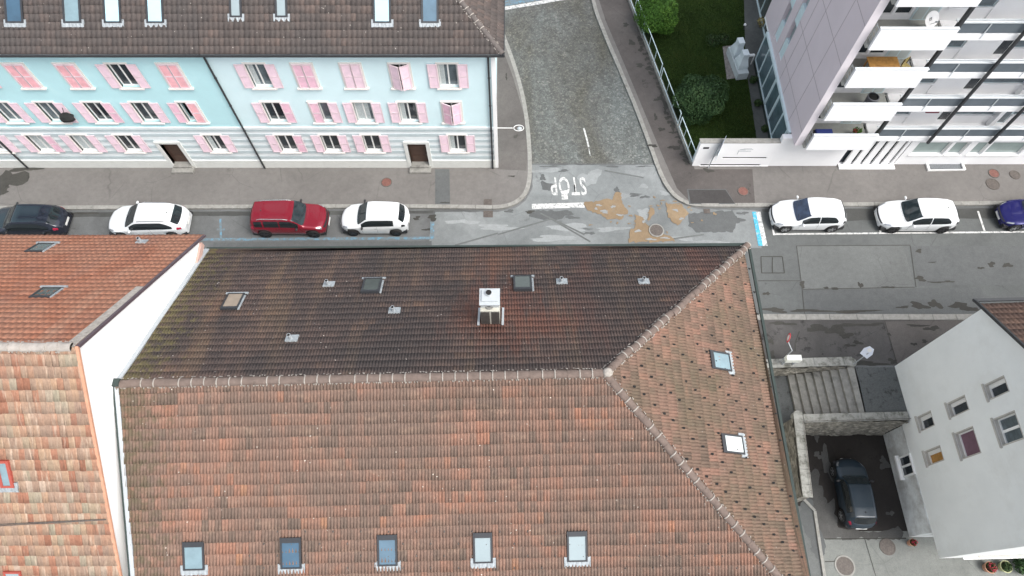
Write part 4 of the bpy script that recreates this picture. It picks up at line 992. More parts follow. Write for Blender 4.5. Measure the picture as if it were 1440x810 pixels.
# snow guards on the east slope (dark little noses in a staggered grid) and a few rows low on the south slope
guards = []
u0, u1 = min(ea[0], eb[0]), max(ea[0], eb[0])
for j in range(0, 22):
    v = .25+j*.385
    for i in range(0, 60):
        u = u0+.2+i*1.0+(j % 4)*.27+(.5 if j % 2 else 0)
        # inside triangle test
        fr = v/ec[1]
        lo = u0+(ec[0]-u0)*fr+.35; hi = u1+(ec[0]-u1)*fr-.35
        if lo < u < hi and v < ec[1]-.5 and random.random() < .95: guards.append((pE, u+random.uniform(-.03, .03), v+random.uniform(-.03, .03)))
for j, (py, cnt) in enumerate(((746, 0), (763, 1), (780, 0), (797, 1))):
    for i in range(20):
        px_ = 352+i*39+(20 if cnt else 0)
        if px_ < 1040-(797-py)*.9: guards.append((pS, *pS.hit(px_, py)))
def guard_mb(mb, pl, u, v, k=1.0):
    c = pl.pt(u, v, .062); a = pl.V*(.055*k); b3 = pl.U*(.04*k)
    mb.add([c-a-b3, c-a+b3, c+a*.6+b3*.7, c+a*.6-b3*.7, c-a*.9+pl.N*.05], [(0, 1, 4), (1, 2, 4), (2, 3, 4), (3, 0, 4)])
random.shuffle(guards); guards.sort(key=lambda q: 0 if q[0] is pE else 1)
for (pl, u, v) in guards[:100]:
    mb = MB(); guard_mb(mb, pl, u, v, 1.15 if pl is pE else .7); mb.build('snow_guard', M['dark_hole'] if pl is pE else M['iron'], hall)
rest = MB()
for (pl, u, v) in guards[100:]: rest.mi = 0 if pl is pE else 1; guard_mb(rest, pl, u, v, 1.15 if pl is pE else .7)
rest.build('snow_guard', [M['dark_hole'], M['iron']], hall)['kind'] = 'stuff'

# ================================================================== ORANGE-ROOFED HOUSE (left)
XW = -12.95
oh_ = thing('orange_roofed_house', 'taller house with orange tile roof and blank white gable wall at left', 'house', (-22, 7.5, LOW))
hE = CAM_H-Vector(onX(287, 330, -12.8)).z
NE2 = Vector(onX(287, 331, -12.80)); RE2 = Vector(onX(108, 488, -12.80)); SE2 = Vector(onX(170, 812, -12.80))
SE2 = RE2+(SE2-RE2)*1.18
WX_ = -38.0
def shift(p): return Vector((WX_, p.y, p.z))
p2N = Plane(shift(NE2), NE2, RE2); p2S = Plane(shift(SE2), SE2, RE2)
q = [p2N.uv(shift(NE2)), p2N.uv(NE2), p2N.uv(RE2), p2N.uv(shift(RE2))]
tiles('north_roof', p2N, q, M['t_orange'], oh_, rib=.21, row=.335, amp=.022, tw=1, shape='wave', lip=.018)
q = [p2S.uv(shift(SE2)), p2S.uv(SE2), p2S.uv(RE2), p2S.uv(shift(RE2))]
print('left S slope', math.degrees(math.acos(p2S.N.z)), 'row', p2S.hit(60, 600)[1]-p2S.hit(60, 617)[1], 'N', math.degrees(math.acos(p2N.N.z)), NE2, RE2, SE2)
tiles('south_roof', p2S, q, M['t_flat'], oh_, rib=.20, row=.388, amp=.022, tw=1, run_k=.12, lip=.032, shape='flat', spr=8, jit=.012)
ridge_caps('ridge', shift(RE2)+Vector((0, 0, .04)), RE2+Vector((-.15, 0, .04)), oh_, [M['ridge_pale'], M['mortar']], r=.15, ln=.36)
mb = MB(); bar(mb, RE2+Vector((.03, 0, 0)), NE2+Vector((.03, 0, 0)), .09, .12, -.06); mb.build('verge_flashing', M['mauve_metal'], oh_)
mb = MB(); bar(mb, RE2+Vector((-.22, 0, 0)), RE2+(NE2-RE2)*.45+Vector((-.12, 0, 0)), .30, .05, .01); mb.build('verge_mortar', M['mortar'], oh_)
mb = MB(); bar(mb, RE2+Vector((.02, 0, 0)), SE2+Vector((.0, 0, 0)), .09, .10, -.04); mb.build('verge_trim', M['terracotta'], oh_)
mb = MB()
yS = SE2.y+.3; yN = NE2.y-.35
sN = (RE2.z-NE2.z)/(NE2.y-RE2.y); sS = (RE2.z-SE2.z)/(RE2.y-SE2.y)
def zat(y): return (RE2.z-.14-(y-RE2.y)*sN) if y > RE2.y else (RE2.z-.14-(RE2.y-y)*sS)
prof = [(yS, LOW), (yN, LOW), (yN, zat(yN)), (RE2.y, RE2.z-.14), (yS, zat(yS))]
vs = [(x, y, z) for x in (WX_, XW) for y, z in prof]
mb.add(vs, [(0, 1, 2, 3, 4), (9, 8, 7, 6, 5)]+[(i, 5+i, 5+(i+1) % 5, (i+1) % 5) for i in range(5)]); mb.build('wall', M['wall_white'], oh_)
mb = MB(); p = onX(277, 377, XW+.05); mb.box(XW, XW+.10, p[1], yN+.05, p[2]-.10, p[2]+.16); mb.build('eave_board', pm('pinkish_board', (.5, .33, .28), .8, .1, 4), oh_)
sky_mean(p2N, oh_, [(49, 340), (73, 340), (64, 352), (37, 352)], 'pane_dark', apron=False, apron_top=True, rise=.05, side=.05)
sky_mean(p2N, oh_, [(57, 402), (86, 402), (72, 416), (41, 416)], 'pane_dark', apron=False, apron_top=True, rise=.05, side=.05)
vent(200, 341, .07, p2N, oh_, .15, .3)
u0, v1 = p2S.hit(-8, 648, .09); u1, v0 = p2S.hit(20, 686, .09)
M['frame_red'] = pm('red_frame', (.34, .07, .05), .5, .1, 4)
skylight(p2S, oh_, u0, u1, v0, v1, 'pane_teal', frame='frame_red', top=.08, side=.09)
u0, v1 = p2S.hit(4, 804, .09); u1, v0 = p2S.hit(38, 845, .09)
skylight(p2S, oh_, u0, u1, v0, v1, 'pane_pale', frame='frame_red', top=.06, side=.06)
mb = MB(); a = p2S.pt(*p2S.hit(-60, 739), .05); b4 = p2S.pt(*p2S.hit(150, 729), .05)
mb.cyl(a, b4, .018, .018, 6); mb.cyl(a-p2S.V*.07, b4-p2S.V*.02, .014, .014, 6); mb.build('lightning_wire', M['iron'], oh_)

# ================================================================== GREY HOUSE (right)
gh = thing('grey_house', 'plain light grey rendered house with brown tiled roof above the courtyard', 'house', (23, 7, LOW))
C1 = Vector((19.47, 11.56, 0)); C2 = Vector((19.70, 2.50, 0)); wd = (C2-C1).normalized(); wn = Vector((-wd.y, wd.x, 0))  # wn points east? fix below
if wn.x < 0: wn = -wn
Lw = (C2-C1).length; EH = 7.4; RHt = EH+Lw/2*.62
def gp(s, dpt, z): p = C1+wd*s+wn*dpt; return Vector((p.x, p.y, z))
# windows on the west wall: (top-left, bottom-right style quads surveyed on the wall plane)
def on_wall(px, py, off=0.0):
    d_ = Vector(ray(px, py)); o = Vector((0, 0, CAM_H)); P0 = C1+wn*off
    t = (P0-o).dot(wn)/d_.dot(wn); P = o+d_*t; return (P-C1).dot(wd), P.z
mb = MB(); BZ = -.75; prof = [(0, BZ), (Lw, BZ), (Lw, EH), (Lw/2, RHt), (0, EH)]
openings = []
for q in ([(1290, 586), (1309, 579), (1314, 598), (1294, 606)], [(1331, 569), (1356, 556), (1363, 576), (1338, 586)], [(1384, 541), (1412, 530), (1419, 550), (1391, 562)],
          [(1300, 636), (1321, 627), (1328, 646), (1305, 655)], [(1342, 611), (1367, 600), (1380, 636), (1354, 645)], [(1398, 590), (1426, 578), (1440, 615), (1409, 628)]):
    w4 = [on_wall(x, y) for x, y in q]; s0 = (w4[0][0]+w4[1][0])/2; s1 = (w4[2][0]+w4[3][0])/2; z0 = (w4[0][1]+w4[3][1])/2; z1 = (w4[1][1]+w4[2][1])/2
    openings.append((min(s0, s1), max(s0, s1), min(z0, z1), max(z0, z1)))
print('grey openings', [[round(x, 2) for x in o_] for o_ in openings])
# wall face as a grid with the openings cut out
ss = sorted({0, Lw, Lw/2, *[o_[0] for o_ in openings], *[o_[1] for o_ in openings]}); zs = sorted({BZ, EH, *[o_[2] for o_ in openings], *[o_[3] for o_ in openings]})
for a, b in zip(ss, ss[1:]):
    for c, d_ in zip(zs, zs[1:]):
        m1, m2 = (a+b)/2, (c+d_)/2
        if any(o_[0] < m1 < o_[1] and o_[2] < m2 < o_[3] for o_ in openings): continue
        mb.add([gp(a, 0, c), gp(b, 0, c), gp(b, 0, d_), gp(a, 0, d_)], [(0, 1, 2, 3)])
mb.add([gp(0, 0, EH), gp(Lw, 0, EH), gp(Lw/2, 0, RHt)], [(0, 1, 2)])
for (s0, s1, z0, z1) in openings:
    vs = [gp(s, d_, z) for d_ in (0, .26) for s, z in ((s0, z0), (s1, z0), (s1, z1), (s0, z1))]
    mb.add(vs, [(0, 1, 5, 4), (1, 2, 6, 5), (2, 3, 7, 6), (3, 0, 4, 7)])
D = 12.0
mb.add([gp(s, dd_, z) for dd_ in (0, D) for s, z in ((0, BZ), (0, EH))], [(0, 1, 3, 2)]); mb.add([gp(s, dd_, z) for dd_ in (0, D) for s, z in ((Lw, BZ), (Lw, EH))], [(0, 1, 3, 2)])
mb.add([gp(s, D, z) for s, z in prof], [(0, 1, 2, 3, 4)]); mb.add([gp(0, 0, BZ), gp(Lw, 0, BZ), gp(Lw, D, BZ), gp(0, D, BZ)], [(3, 2, 1, 0)])
mb.build('wall', M['grey_house'], gh)
M['reveal'] = pm('stone_reveal', (.46, .44, .40), .85, .12, 3)
wspec = ['glass_dark', 'glass_dark', 'glass_dark', 'wood', 'maroon', 'glass_mid']
M['maroon'] = pm('maroon_blind', (.16, .09, .12), .7, .15, 4)
for (s0, s1, z0, z1), gl in zip(openings, wspec):
    mb = MB(); t = .07; d0, d1 = .15, .22
    def gb(mb, a, b, c, e, p=d0, q_=d1):
        vs = [gp(s, dd_, z) for dd_ in (p, q_) for s, z in ((a, c), (b, c), (b, e), (a, e))]
        mb.add(vs, [(0, 1, 2, 3), (7, 6, 5, 4), (0, 4, 5, 1), (1, 5, 6, 2), (2, 6, 7, 3), (3, 7, 4, 0)])
    gb(mb, s0, s0+t, z0, z1); gb(mb, s1-t, s1, z0, z1); gb(mb, s0+t, s1-t, z0, z0+t); gb(mb, s0+t, s1-t, z1-t, z1)
    if gl == 'glass_mid': gb(mb, (s0+s1)/2-.05, (s0+s1)/2+.05, z0+t, z1-t)
    elif gl != 'maroon': gb(mb, s0+t, s0+(s1-s0)*.30, z0+t, z1-t, .16, .215)
    f_ = mb.build('window', M['frame_white'], gh)
    mb = MB(); gb(mb, s0+t, s1-t, z0+t, z1-t, .205, .218); mb.build('pane', M[gl], f_)
    mb = MB(); gb(mb, s0+.002, s0+.02, z0, z1, .004, .148); gb(mb, s1-.02, s1-.002, z0, z1, .004, .148); gb(mb, s0+.02, s1-.02, z0+.002, z0+.02, .004, .148); gb(mb, s0+.02, s1-.02, z1-.02, z1-.002, .004, .148); gb(mb, s0-.08, s1+.08, z0-.09, z0-.004, -.07, .14); gb(mb, s0-.03, s0-.003, z0, z1, -.012, .02); gb(mb, s1+.003, s1+.03, z0, z1, -.012, .02); gb(mb, s0-.03, s1+.03, z1+.003, z1+.03, -.02, .02)
    mb.build('surround', M['reveal'], f_)
# roof of the grey house
ov = .35
for sgn in (0, 1):
    s_e = -ov if sgn == 0 else Lw+ov; ze = EH-ov*.62
    e0, e1 = gp(s_e, -.30, ze+.12), gp(s_e, D+.3, ze+.12); r0, r1 = gp(Lw/2, -.30, RHt+.12), gp(Lw/2, D+.3, RHt+.12)
    P_ = Plane(e0, e1, r0); tiles('roof', P_, [P_.uv(e0), P_.uv(e1), P_.uv(r1), P_.uv(r0)], M['t_house'], gh, rib=.2, row=.36, amp=.03, tw=1)
    mb = MB(); bar(mb, e0+Vector((0, 0, -.02)), r0+Vector((0, 0, -.02)), .08, .14, -.05); mb.build('verge_board', M['metal_dark'], gh)
    mb = MB(); kq = (r0-e0)*.07; wq = wn*.28; mb.add([e0+kq+wq-Vector((0, 0, .08)), e1+kq-wq-Vector((0, 0, .08)), r1-wq-Vector((0, 0, .08)), r0+wq-Vector((0, 0, .08))], [(0, 1, 2, 3)]); mb.build('soffit', M['wall_white'], gh)
    mb = MB(); bar(mb, e0, e1, .12, .1, -.1); mb.build('gutter', M['metal_dark'], gh)
ridge_caps('ridge', gp(Lw/2, -.3, RHt+.2), gp(Lw/2, D+.3, RHt+.2), gh, [M['ridge'], M['mortar']], r=.13)
# thick rendered base towards the courtyard
mb = MB(); P0, P1 = (19.53, 8.70), (19.62, 3.63)
mb.prism([P0, P1, (31, 3.63), (31, 8.70)], LOW, BZ-.004)
mb.build('base_wall', M['base_render'] if 'base_render' in M else pm('weathered_base_render', (.72, .75, .745), .92, .05, .8, dirt=(.42, .42, .40), dirtscale=.6, dirtcut=(.42, .62)), gh)
# basement window on the base
def on_base(px, py):
    a, b = Vector((*P0, 0)), Vector((*P1, 0)); dr = (b-a).normalized(); n = Vector((-dr.y, dr.x, 0))
    d_ = Vector(ray(px, py)); o = Vector((0, 0, CAM_H)); t = (a-o).dot(n)/d_.dot(n); P = o+d_*t; return P
mb = MB()
def bb(mb, y0, y1, z0, z1, x0_=-.06, x1_=.02):
    xa = lambda y: P1[0]+(P0[0]-P1[0])*(y-P1[1])/(P0[1]-P1[1])
    vs = [(xa(y)+o_, y, z) for o_ in (x0_, x1_) for y, z in ((y0, z0), (y1, z0), (y1, z1), (y0, z1))]
    mb.add(vs, [(0, 1, 2, 3), (7, 6, 5, 4), (0, 4, 5, 1), (1, 5, 6, 2), (2, 6, 7, 3), (3, 7, 4, 0)])
pa = on_base(1268, 642); pb = on_base(1272, 672); pc = on_base(1288, 667)
y0_, y1_ = min(pa.y, pb.y), max(pa.y, pb.y); z0_, z1_ = pb.z, pc.z
print('base win', y0_, y1_, z0_, z1_)
for a_1 in ((y0_, y0_+.08, z0_, z1_), (y1_-.08, y1_, z0_, z1_), (y0_+.08, y1_-.08, z0_, z0_+.08), (y0_+.08, y1_-.08, z1_-.08, z1_), ((y0_+y1_)/2-.05, (y0_+y1_)/2+.05, z0_+.08, z1_-.08)): bb(mb, *a_1)
bb(mb, y0_-.1, y1_+.1, z0_-.12, z0_-.003, -.2, .02)
f_ = mb.build('window', M['frame_white'], gh); mb = MB(); bb(mb, y0_+.08, y1_-.08, z0_+.08, z1_-.08, -.02, .01); mb.build('pane', M['glass_dark'], f_)
# sill on the south side (just enters the frame)
c0, c1 = gp(Lw+.06, 1.2, 0), gp(Lw+.06, 5, 0)
mb = MB(); bar(mb, Vector((c0.x, c0.y, .2)), Vector((c1.x, c1.y, .2)), .10, .05); mb.build('sill', M['reveal'], gh)
mb = MB(); bar(mb, Vector((c0.x-.3, c0.y, -.45)), Vector((c1.x, c1.y, -.45)), .10, .05); mb.build('ledge', M['frame_white'], gh)

# ================================================================== RETAINING WALLS AND STAIRS
def stone_wall(name, label, pts, thick_n, z0, z1, ztops=None, face='stone_rough'):
    """rough stone wall with coping slabs; pts = plan polygon of the body"""
    o = thing(name, label, 'wall', (sum(p[0] for p in pts)/len(pts), sum(p[1] for p in pts)/len(pts), z0))
    mb = MB(); mb.prism(pts, z0, z1-.08); b_o = mb.build('wall_body', M[face], o)
    return o
def coping(o, a, b, w_, z, ln=1.3):
    a, b = Vector(a), Vector(b); L_ = (b-a).length; d_ = (b-a)/L_; n = Vector((-d_.y, d_.x))*w_/2; mb = MB(); s = 0
    while s < L_-.1:
        e = min(L_, s+random.uniform(ln*.8, ln*1.2)); p, q_ = a+d_*(s+.008), a+d_*(e-.008); j = random.uniform(-.01, .01)
        m_ = (n.x*j, n.y*j)
        mb.prism([tuple(p-n), tuple(q_-n), tuple(q_+n), tuple(p+n)], z-.08, z+random.uniform(0, .01)); s = e
    return mb.build('coping', M['coping'], o)
def rough_face(parent, a, b, z0, z1, z0b=None, nrm=(0, -1), amp=.10, seed=3, cell=.09):
    """uneven rubble surface in real relief along plan line a-b"""
    rr = random.Random(seed); a, b = Vector(a), Vector(b); L_ = (b-a).length; nx = int(L_/cell); nz = max(4, int((z1-z0)/cell)); z0b = z0 if z0b is None else z0b
    # stone height field from scattered stones
    st = [(rr.uniform(0, L_), rr.uniform(min(z0, z0b), z1), rr.uniform(.3, 1)) for _ in range(int(L_*(z1-min(z0, z0b))*9))]
    st = np.array(st); vs = []; N = Vector((nrm[0], nrm[1], 0))
    for j in range(nz+1):
        for i in range(nx+1):
            s = L_*i/nx; zb = z0+(z0b-z0)*s/L_; z = zb+(z1-.085-zb)*j/nz
            d2 = (st[:, 0]-s)**2+((st[:, 1]-z)*1.25)**2; k = np.argsort(d2)[:2]
            edge = min(1.0, (math.sqrt(d2[k[1]])-math.sqrt(d2[k[0]]))*9)
            h = amp*(.25+.75*edge)*st[k[0], 2]+rr.uniform(0, .012)
            p = a.lerp(b, i/nx); vs.append((p.x+N.x*h, p.y+N.y*h, z))
    mb = MB(); mb.add(vs, [(j*(nx+1)+i, j*(nx+1)+i+1, (j+1)*(nx+1)+i+1, (j+1)*(nx+1)+i) for j in range(nz) for i in range(nx)])
    return mb.build('rubble_face', M['stone_rough'], parent)
w1 = stone_wall('retaining_wall', 'rough stone retaining wall on the street side of the steps', [(12.9, 11.45), (17.35, 11.62), (17.35, 11.9), (12.9, 11.9)], 0, LOW, .12)
coping(w1, (12.9, 11.66), (17.35, 11.80), .46, .13); rough_face(w1, (12.9, 11.44), (17.3, 11.6), -1.5, .12, -.1, seed=5)
mb = MB(); mb.cyl((17.30, 11.74, -.1), (17.30, 11.74, .131), .24, .23, 16); mb.build('end_stone', M['coping'], w1)
w2 = stone_wall('retaining_wall', 'rough stone retaining wall between the steps and the courtyard', [(14.35, 8.72), (19.49, 8.78), (19.49, 9.05), (14.35, 9.05)], 0, LOW, .12)
coping(w2, (14.3, 8.84), (19.48, 8.98), .40, .10); rough_face(w2, (14.3, 8.72), (19.48, 8.76), LOW, .1, seed=8)
mb = MB(); mb.cyl((14.3, 8.66, .2), (19.5, 8.8, .2), .014, .014, 6)
for i in range(6):
    x = 14.4+i*1.0; mb.cyl((x, 8.70+i*.02, .05), (x, 8.70+i*.02, .2), .012, .012, 6)
mb.build('handrail', M['iron'], w2)
w3 = stone_wall('retaining_wall', 'narrow stone wall with pale coping along the west side of the courtyard', [(13.88, 8.95), (14.28, 8.95), (14.05, 5.15), (13.62, 5.15)], 0, LOW, .0)
coping(w3, (14.08, 8.95), (13.82, 5.1), .46, .06, .8); rough_face(w3, (13.88, 8.9), (13.62, 5.2), LOW, .0, nrm=(-1, 0), seed=12)
mb = MB(); mb.cyl((14.08, 9.0, -.3), (14.08, 9.0, .065), .25, .24, 18); mb.build('end_stone', M['coping'], w3)
mb = MB(); mb.cyl((14.22, 8.7, .16), (13.98, 5.2, .16), .014, .014, 6)
for i in range(5): mb.cyl((14.21-i*.055, 8.6-i*.8, .05), (14.21-i*.055, 8.6-i*.8, .16), .012, .012, 6)
mb.build('handrail', M['iron'], w3)
st_ = thing('stone_steps', 'flight of worn grey stone steps going down from the landing', 'steps', (15.9, 10.2, -1.4))
xs0 = 17.45; n = 8; tread = .37; rise = 1.36/8
for i in range(n):
    xr = xs0-.0-i*tread; zt = -.0-i*rise
    mb = MB(); sk = .10
    mb.prism([(xr-tread-.03-.0, 11.5), (xr, 11.5), (xr+sk-.0, 8.95), (xr-tread-.03+sk, 8.95)], zt-.5, zt-.001*i); mb.build('step', M['stepstone'], st_)
mb = MB(); mb.prism([(12.8, 11.5), (xs0-n*tread-.02, 11.5), (xs0-n*tread+.08, 8.3), (12.8, 8.3)], LOW, -1.37); struct(mb.build('landing', M['landing']))
for i in range(6):
    mb = MB(); mb.box(12.8, 13.9, 8.3-(i+1)*.32, 8.3-i*.32, LOW, -1.37-(i+1)*.19-.002*i); mb.build('step', M['stepstone'], st_)

# ================================================================== WHITE APARTMENT BLOCK (upper right)
ap = thing('apartment_building', 'white and mauve apartment block with stacked balconies at the upper right', 'building', (24, 30, 0))
XA = 15.5; FY = 23.0; BY = 24.7; TOPZ = 2.7+2.42*7
fl = [2.77+2.42*k for k in range(7)]
# mauve west wall with two recessed window strips
mb = MB(); yA, yE = 23.4, 33.2
segs = [(yA, 28.95), (29.65, 30.35), (31.05, yE)]
for a, b in segs: mb.box(XA, XA+.38, a, b, 2.66, TOPZ)
mb.box(XA+.02, XA+.36, 28.95, 29.65, 2.66, 3.2); mb.box(XA+.02, XA+.36, 30.35, 31.05, 2.66, 3.2)
mb.build('mauve_wall', M['pink_wall'], ap)
mb = MB()
for k in range(7):
    z = 2.77+2.42*k+1.0
    mb.box(XA-.006, XA+.01, yA, 28.95, z, z+.025)
for y in (25.1, 27.0, 28.1): mb.box(XA-.007, XA+.011, y, y+.022, 2.67, TOPZ)
mb.build('panel_joint', M['joint'], ap)
mb = MB(); mb.box(XA+.002, XA+.39, yA-.012, yA-.002, 2.66, TOPZ); mb.build('wall_edge', M['pinkish_white'], ap)
for (a, b) in ((28.95, 29.65), (30.35, 31.05)):
    for k in range(6):
        z = 3.2+2.42*k
        mb = MB(); mb.box(XA+.06, XA+.3, a, b, z, z+1.15); mb.build('strip_panel', M['teal_white'], ap)
        mb = MB(); mb.box(XA+.24, XA+.3, a, b, z+1.15, z+2.42); f_ = mb.build('window', M['pinkish_white'], ap)
        mb = MB(); mb.box(XA+.20, XA+.235, a+.06, b-.06, z+1.2, z+2.3); mb.build('pane', M['pane_pale'], f_)
mb = MB(); mb.box(XA+.3, XA+.38, 28.95, 31.05, 2.66, TOPZ); mb.box(XA+1.0, 45, 33.2, 33.5, 0, TOPZ)
mb.box(XA+.4, 45, BY+3, BY+3.2, 0, TOPZ); mb.box(XA-.0, 45, yA+1.3, 33.2, TOPZ, TOPZ+.3); mb.box(XA+.0, 45, yA+1.4, 33.2, 2.5, 2.65)
mb.build('wall', M['white_panel'], ap)
# glazed ground floor, west side
mb = MB(); XG = 15.44
mb.box(XG-.05, XG+.05, 24.6, 31.9, .0, .35); mb.mi = 1
mb.box(XG-.07, XG+.07, 24.3, 31.9, 2.5, 2.66); mb.box(XG-.05, XG+.05, 24.3, 31.9, .35, .45)
ys = np.linspace(24.6, 31.86, 7)
for y in ys: mb.box(XG-.06, XG+.05, y-.04, y+.05, .45, 2.5)
for y in ys[2:4]: mb.box(XG-.062, XG+.052, y+.05, y+.14, .45, 2.5)
mb.box(XG+.6, XG+.7, 24.4, 24.6, 0, 2.5)
f_ = mb.build('glazing_frame', [M['gutter'], M['teal_white']], ap)
mb = MB(); mb.box(XG-.012, XG+.012, 24.6, 31.86, .45, 2.5); mb.build('pane', pm('garden_glass', (.10, .15, .17), .1, .3, 1.5, spec=.7), f_)
mb = MB(); mb.box(XG, XG+1.0, 31.88, 31.94, 0, 2.65); mb.build('glazing_return', M['gutter'], ap)
mb = MB(); XH = 16.5
mb.box(XH-.06, XH+.05, 33.0, 45, 2.4, 2.6); mb.box(XH-.05, XH+.05, 33.0, 45, 0, .2)
for y in np.arange(33.4, 45, 1.4): mb.box(XH-.055, XH+.05, y-.035, y+.035, .2, 2.4)
f_ = mb.build('glazing_frame', M['teal_white'], ap); mb = MB(); mb.box(XH-.01, XH+.01, 33.0, 45, .2, 2.4); mb.build('pane', M['pane_dark'], f_)
mb = MB(); mb.box(XA+.0, XA+.5, yA, BY+.1, TOPZ-.1, TOPZ); 
# white street wall of ground floor, running on as a garden wall
mb2 = MB(); GY = 23.88; GT = 2.24
mb2.box(10.55, 11.0, GY, GY+.26, 0, GT); mb2.box(11.0, 15.0, GY+.06, GY+.26, .12, GT) 
mb2.box(11.0, 15.0, GY-.03, GY+.26, 0, .12); mb2.box(11.0, 15.0, GY, GY+.06, .27, .82); mb2.box(11.0, 12.1, GY, GY+.06, .82, .95); mb2.box(14.7, 15.0, GY, GY+.06, .82, .95); mb2.box(11.0, 15.0, GY, GY+.06, .95, GT)
mb2.box(14.55, 15.0, GY+.001, GY+.06, .12, .27)
gw = thing('garden_wall', 'long white garden wall with dark slots before the lawn', 'wall', (13, GY, 0))
mb2.build('wall_body', M['white_panel'], gw)
mb = MB(); mb.box(11.05, 14.5, GY+.03, GY+.058, .125, .265); mb.box(12.15, 14.65, GY+.03, GY+.058, .825, .945); px0 = onY(993, 208, GY); mb.box(px0[0]-.16, px0[0]+.16, GY-.012, GY-.002, px0[2]-.07, px0[2]+.07); mb.build('slot', M['dark_hole'], gw)
mb = MB(); mb.box(10.5, 15.0, GY-.02, GY+.3, GT+.001, GT+.04); mb.build('coping', M['kerb'], gw)
mb = MB()       # small drawn emblem on the wall: an open book-like outline
c = onY(1049, 212, GY); X, Z = c[0], c[2]
for (a, b, c_, d_) in ((-.35, .38, .10, .13), (-.35, -.05, .06, .10), (-.42, -.39, -.32, .1), (-.38, .1, -.06, -.03), (.05, .3, -.05, -.02), (-.2, .28, .2, .22)): mb.box(X+a, X+b, GY-.010, GY-.002, Z+c_, Z+d_)
mb.build('emblem', M['zinc'], gw)
mb = MB(); mb.box(15.0, 19.0, GY, GY+.3, 0, 2.66); mb.box(19.0, 22.4, GY+.5, GY+.62, 0, 2.66)
# ground floor right part: wall around shop-like windows
GF = 24.0; gops = [(22.85, 24.72, 1.0, 2.15), (24.9, 25.75, 1.0, 2.15), (26.15, 26.9, 1.0, 2.15), (27.0, 29.1, 1.0, 2.15), (29.6, 31.4, 1.0, 2.15), (31.6, 33.5, 1.0, 2.15)]
xs_ = 22.4
for (a, b, z0, z1) in gops:
    mb.box(xs_, a, GF, GF+.3, 0, 2.78); mb.box(a, b, GF, GF+.3, 0, z0); mb.box(a, b, GF, GF+.3, z1, 2.78); xs_ = b
mb.box(xs_, 45, GF, GF+.3, 0, 2.78)
mb.build('street_wall', M['white_panel'], ap)
for (a, b, z0, z1) in gops:
    mb = MB()
    for q in ((a, a+.06, z0, z1), (b-.06, b, z0, z1), (a+.06, b-.06, z0, z0+.06), (a+.06, b-.06, z1-.06, z1)): mb.box(q[0], q[1], GF+.12, GF+.2, q[2], q[3])
    f_ = mb.build('window', M['frame_white'], ap); mb = MB(); mb.box(a+.06, b-.06, GF+.15, GF+.18, z0+.06, z1-.06); mb.build('pane', M['glass_green'], f_)
    mb = MB(); mb.box(a-.05, b+.05, GF-.06, GF+.11, z0-.06, z0-.003); mb.build('sill', M['frame_white'], f_)
# entrance screen: white fins over dark glazing, on a low white plinth
mb = MB(); mb.box(19.1, 22.35, GY-.26, GY+.4, .113, .20); mb.build('entrance_plinth', M['white_panel'], ap)
mb = MB(); mb.box(18.99, 22.40, GY+.22, GY+.28, .2, 2.66); mb.build('entrance_glazing', M['glass_dark'], ap)
for i, x in enumerate((19.55, 20.1, 20.65, 21.2, 21.75, 22.15)):
    mb = MB(); Mx = Matrix.Translation((x, GY+.05, 0)) @ Matrix.Rotation(R(0), 4, 'Z'); mb.box(-.20 if i < 5 else -.08, .17 if i < 5 else .08, -.05, .05, .2, 2.62, Mx); mb.build('entrance_fin', M['white_panel'], ap)
# left bay: solid white parapets in front of loggias
for k, z in enumerate(fl):
    mb = MB(); mb.box(16.02, 19.42, FY, FY+.14, z, z+1.2); mb.build('parapet', M['white_panel'], ap)
    mb = MB(); mb.box(16.0, 19.44, FY-.01, FY+.15, z+1.203, z+1.225); mb.build('parapet_cap', M['rail'], ap)
    mb = MB(); mb.box(XA+.4, 19.42, FY+.14, BY, z, z+.18); mb.build('balcony_floor', M['floor_grey'], ap)
    mb = MB()
    mb.cyl((15.98, FY+.1, z+.3), (15.98, FY+.1, z+1.15), .02, .02, 6); mb.cyl((15.98, yA, z+.3), (15.98, yA, z+1.15), .02, .02, 6)
    for zz in (.35, .6, .85, 1.12): mb.cyl((15.98, FY+.1, z+zz), (15.98, yA, z+zz), .015, .015, 6)
    mb.build('side_railing', M['zinc'], ap)
    # back wall of the loggia
    zf = z+.18; zc = z+2.42
    mb = MB(); mb.box(XA+.38, 16.62, BY, BY+.2, zf, zc); mb.box(16.62, 18.06, BY, BY+.2, zf, zf+.3); mb.box(16.62, 18.06, BY, BY+.2, zf+1.95, zc); mb.box(18.06, 19.6, BY, BY+.2, zf, zc); mb.box(17.22, 17.32, BY, BY+.2, zf+.3, zf+1.95)
    mb.build('loggia_wall', M['white_panel'], ap)
    for a, b in ((16.62, 17.22), (17.32, 18.06)):
        mb = MB()
        for q in ((a, a+.05, zf+.3, zf+1.95), (b-.05, b, zf+.3, zf+1.95), (a+.05, b-.05, zf+.3, zf+.35), (a+.05, b-.05, zf+1.9, zf+1.95)): mb.box(q[0], q[1], BY+.04, BY+.1, q[2], q[3])
        f_ = mb.build('window', M['frame_white'], ap); mb = MB(); mb.box(a+.05, b-.05, BY+.06, BY+.09, zf+.35, zf+1.9); mb.build('pane', M['glass_dark'], f_)
    mb = MB(); mb.box(18.18, 19.30, BY-.03, BY-.003, zf, zf+2.0); f_ = mb.build('balcony_door', M['teal_white'], ap)
    mb = MB(); mb.box(18.26, 18.70, BY-.045, BY-.032, zf+.08, zf+1.92); mb.box(18.78, 19.22, BY-.045, BY-.032, zf+.08, zf+1.92); mb.build('pane', M['pane_white'], f_)
    mb = MB(); mb.box(19.46, 19.60, FY+.25, FY+.42, z+.2, z+2.42); mb.build('bay_post', M['metal_dark'], ap)
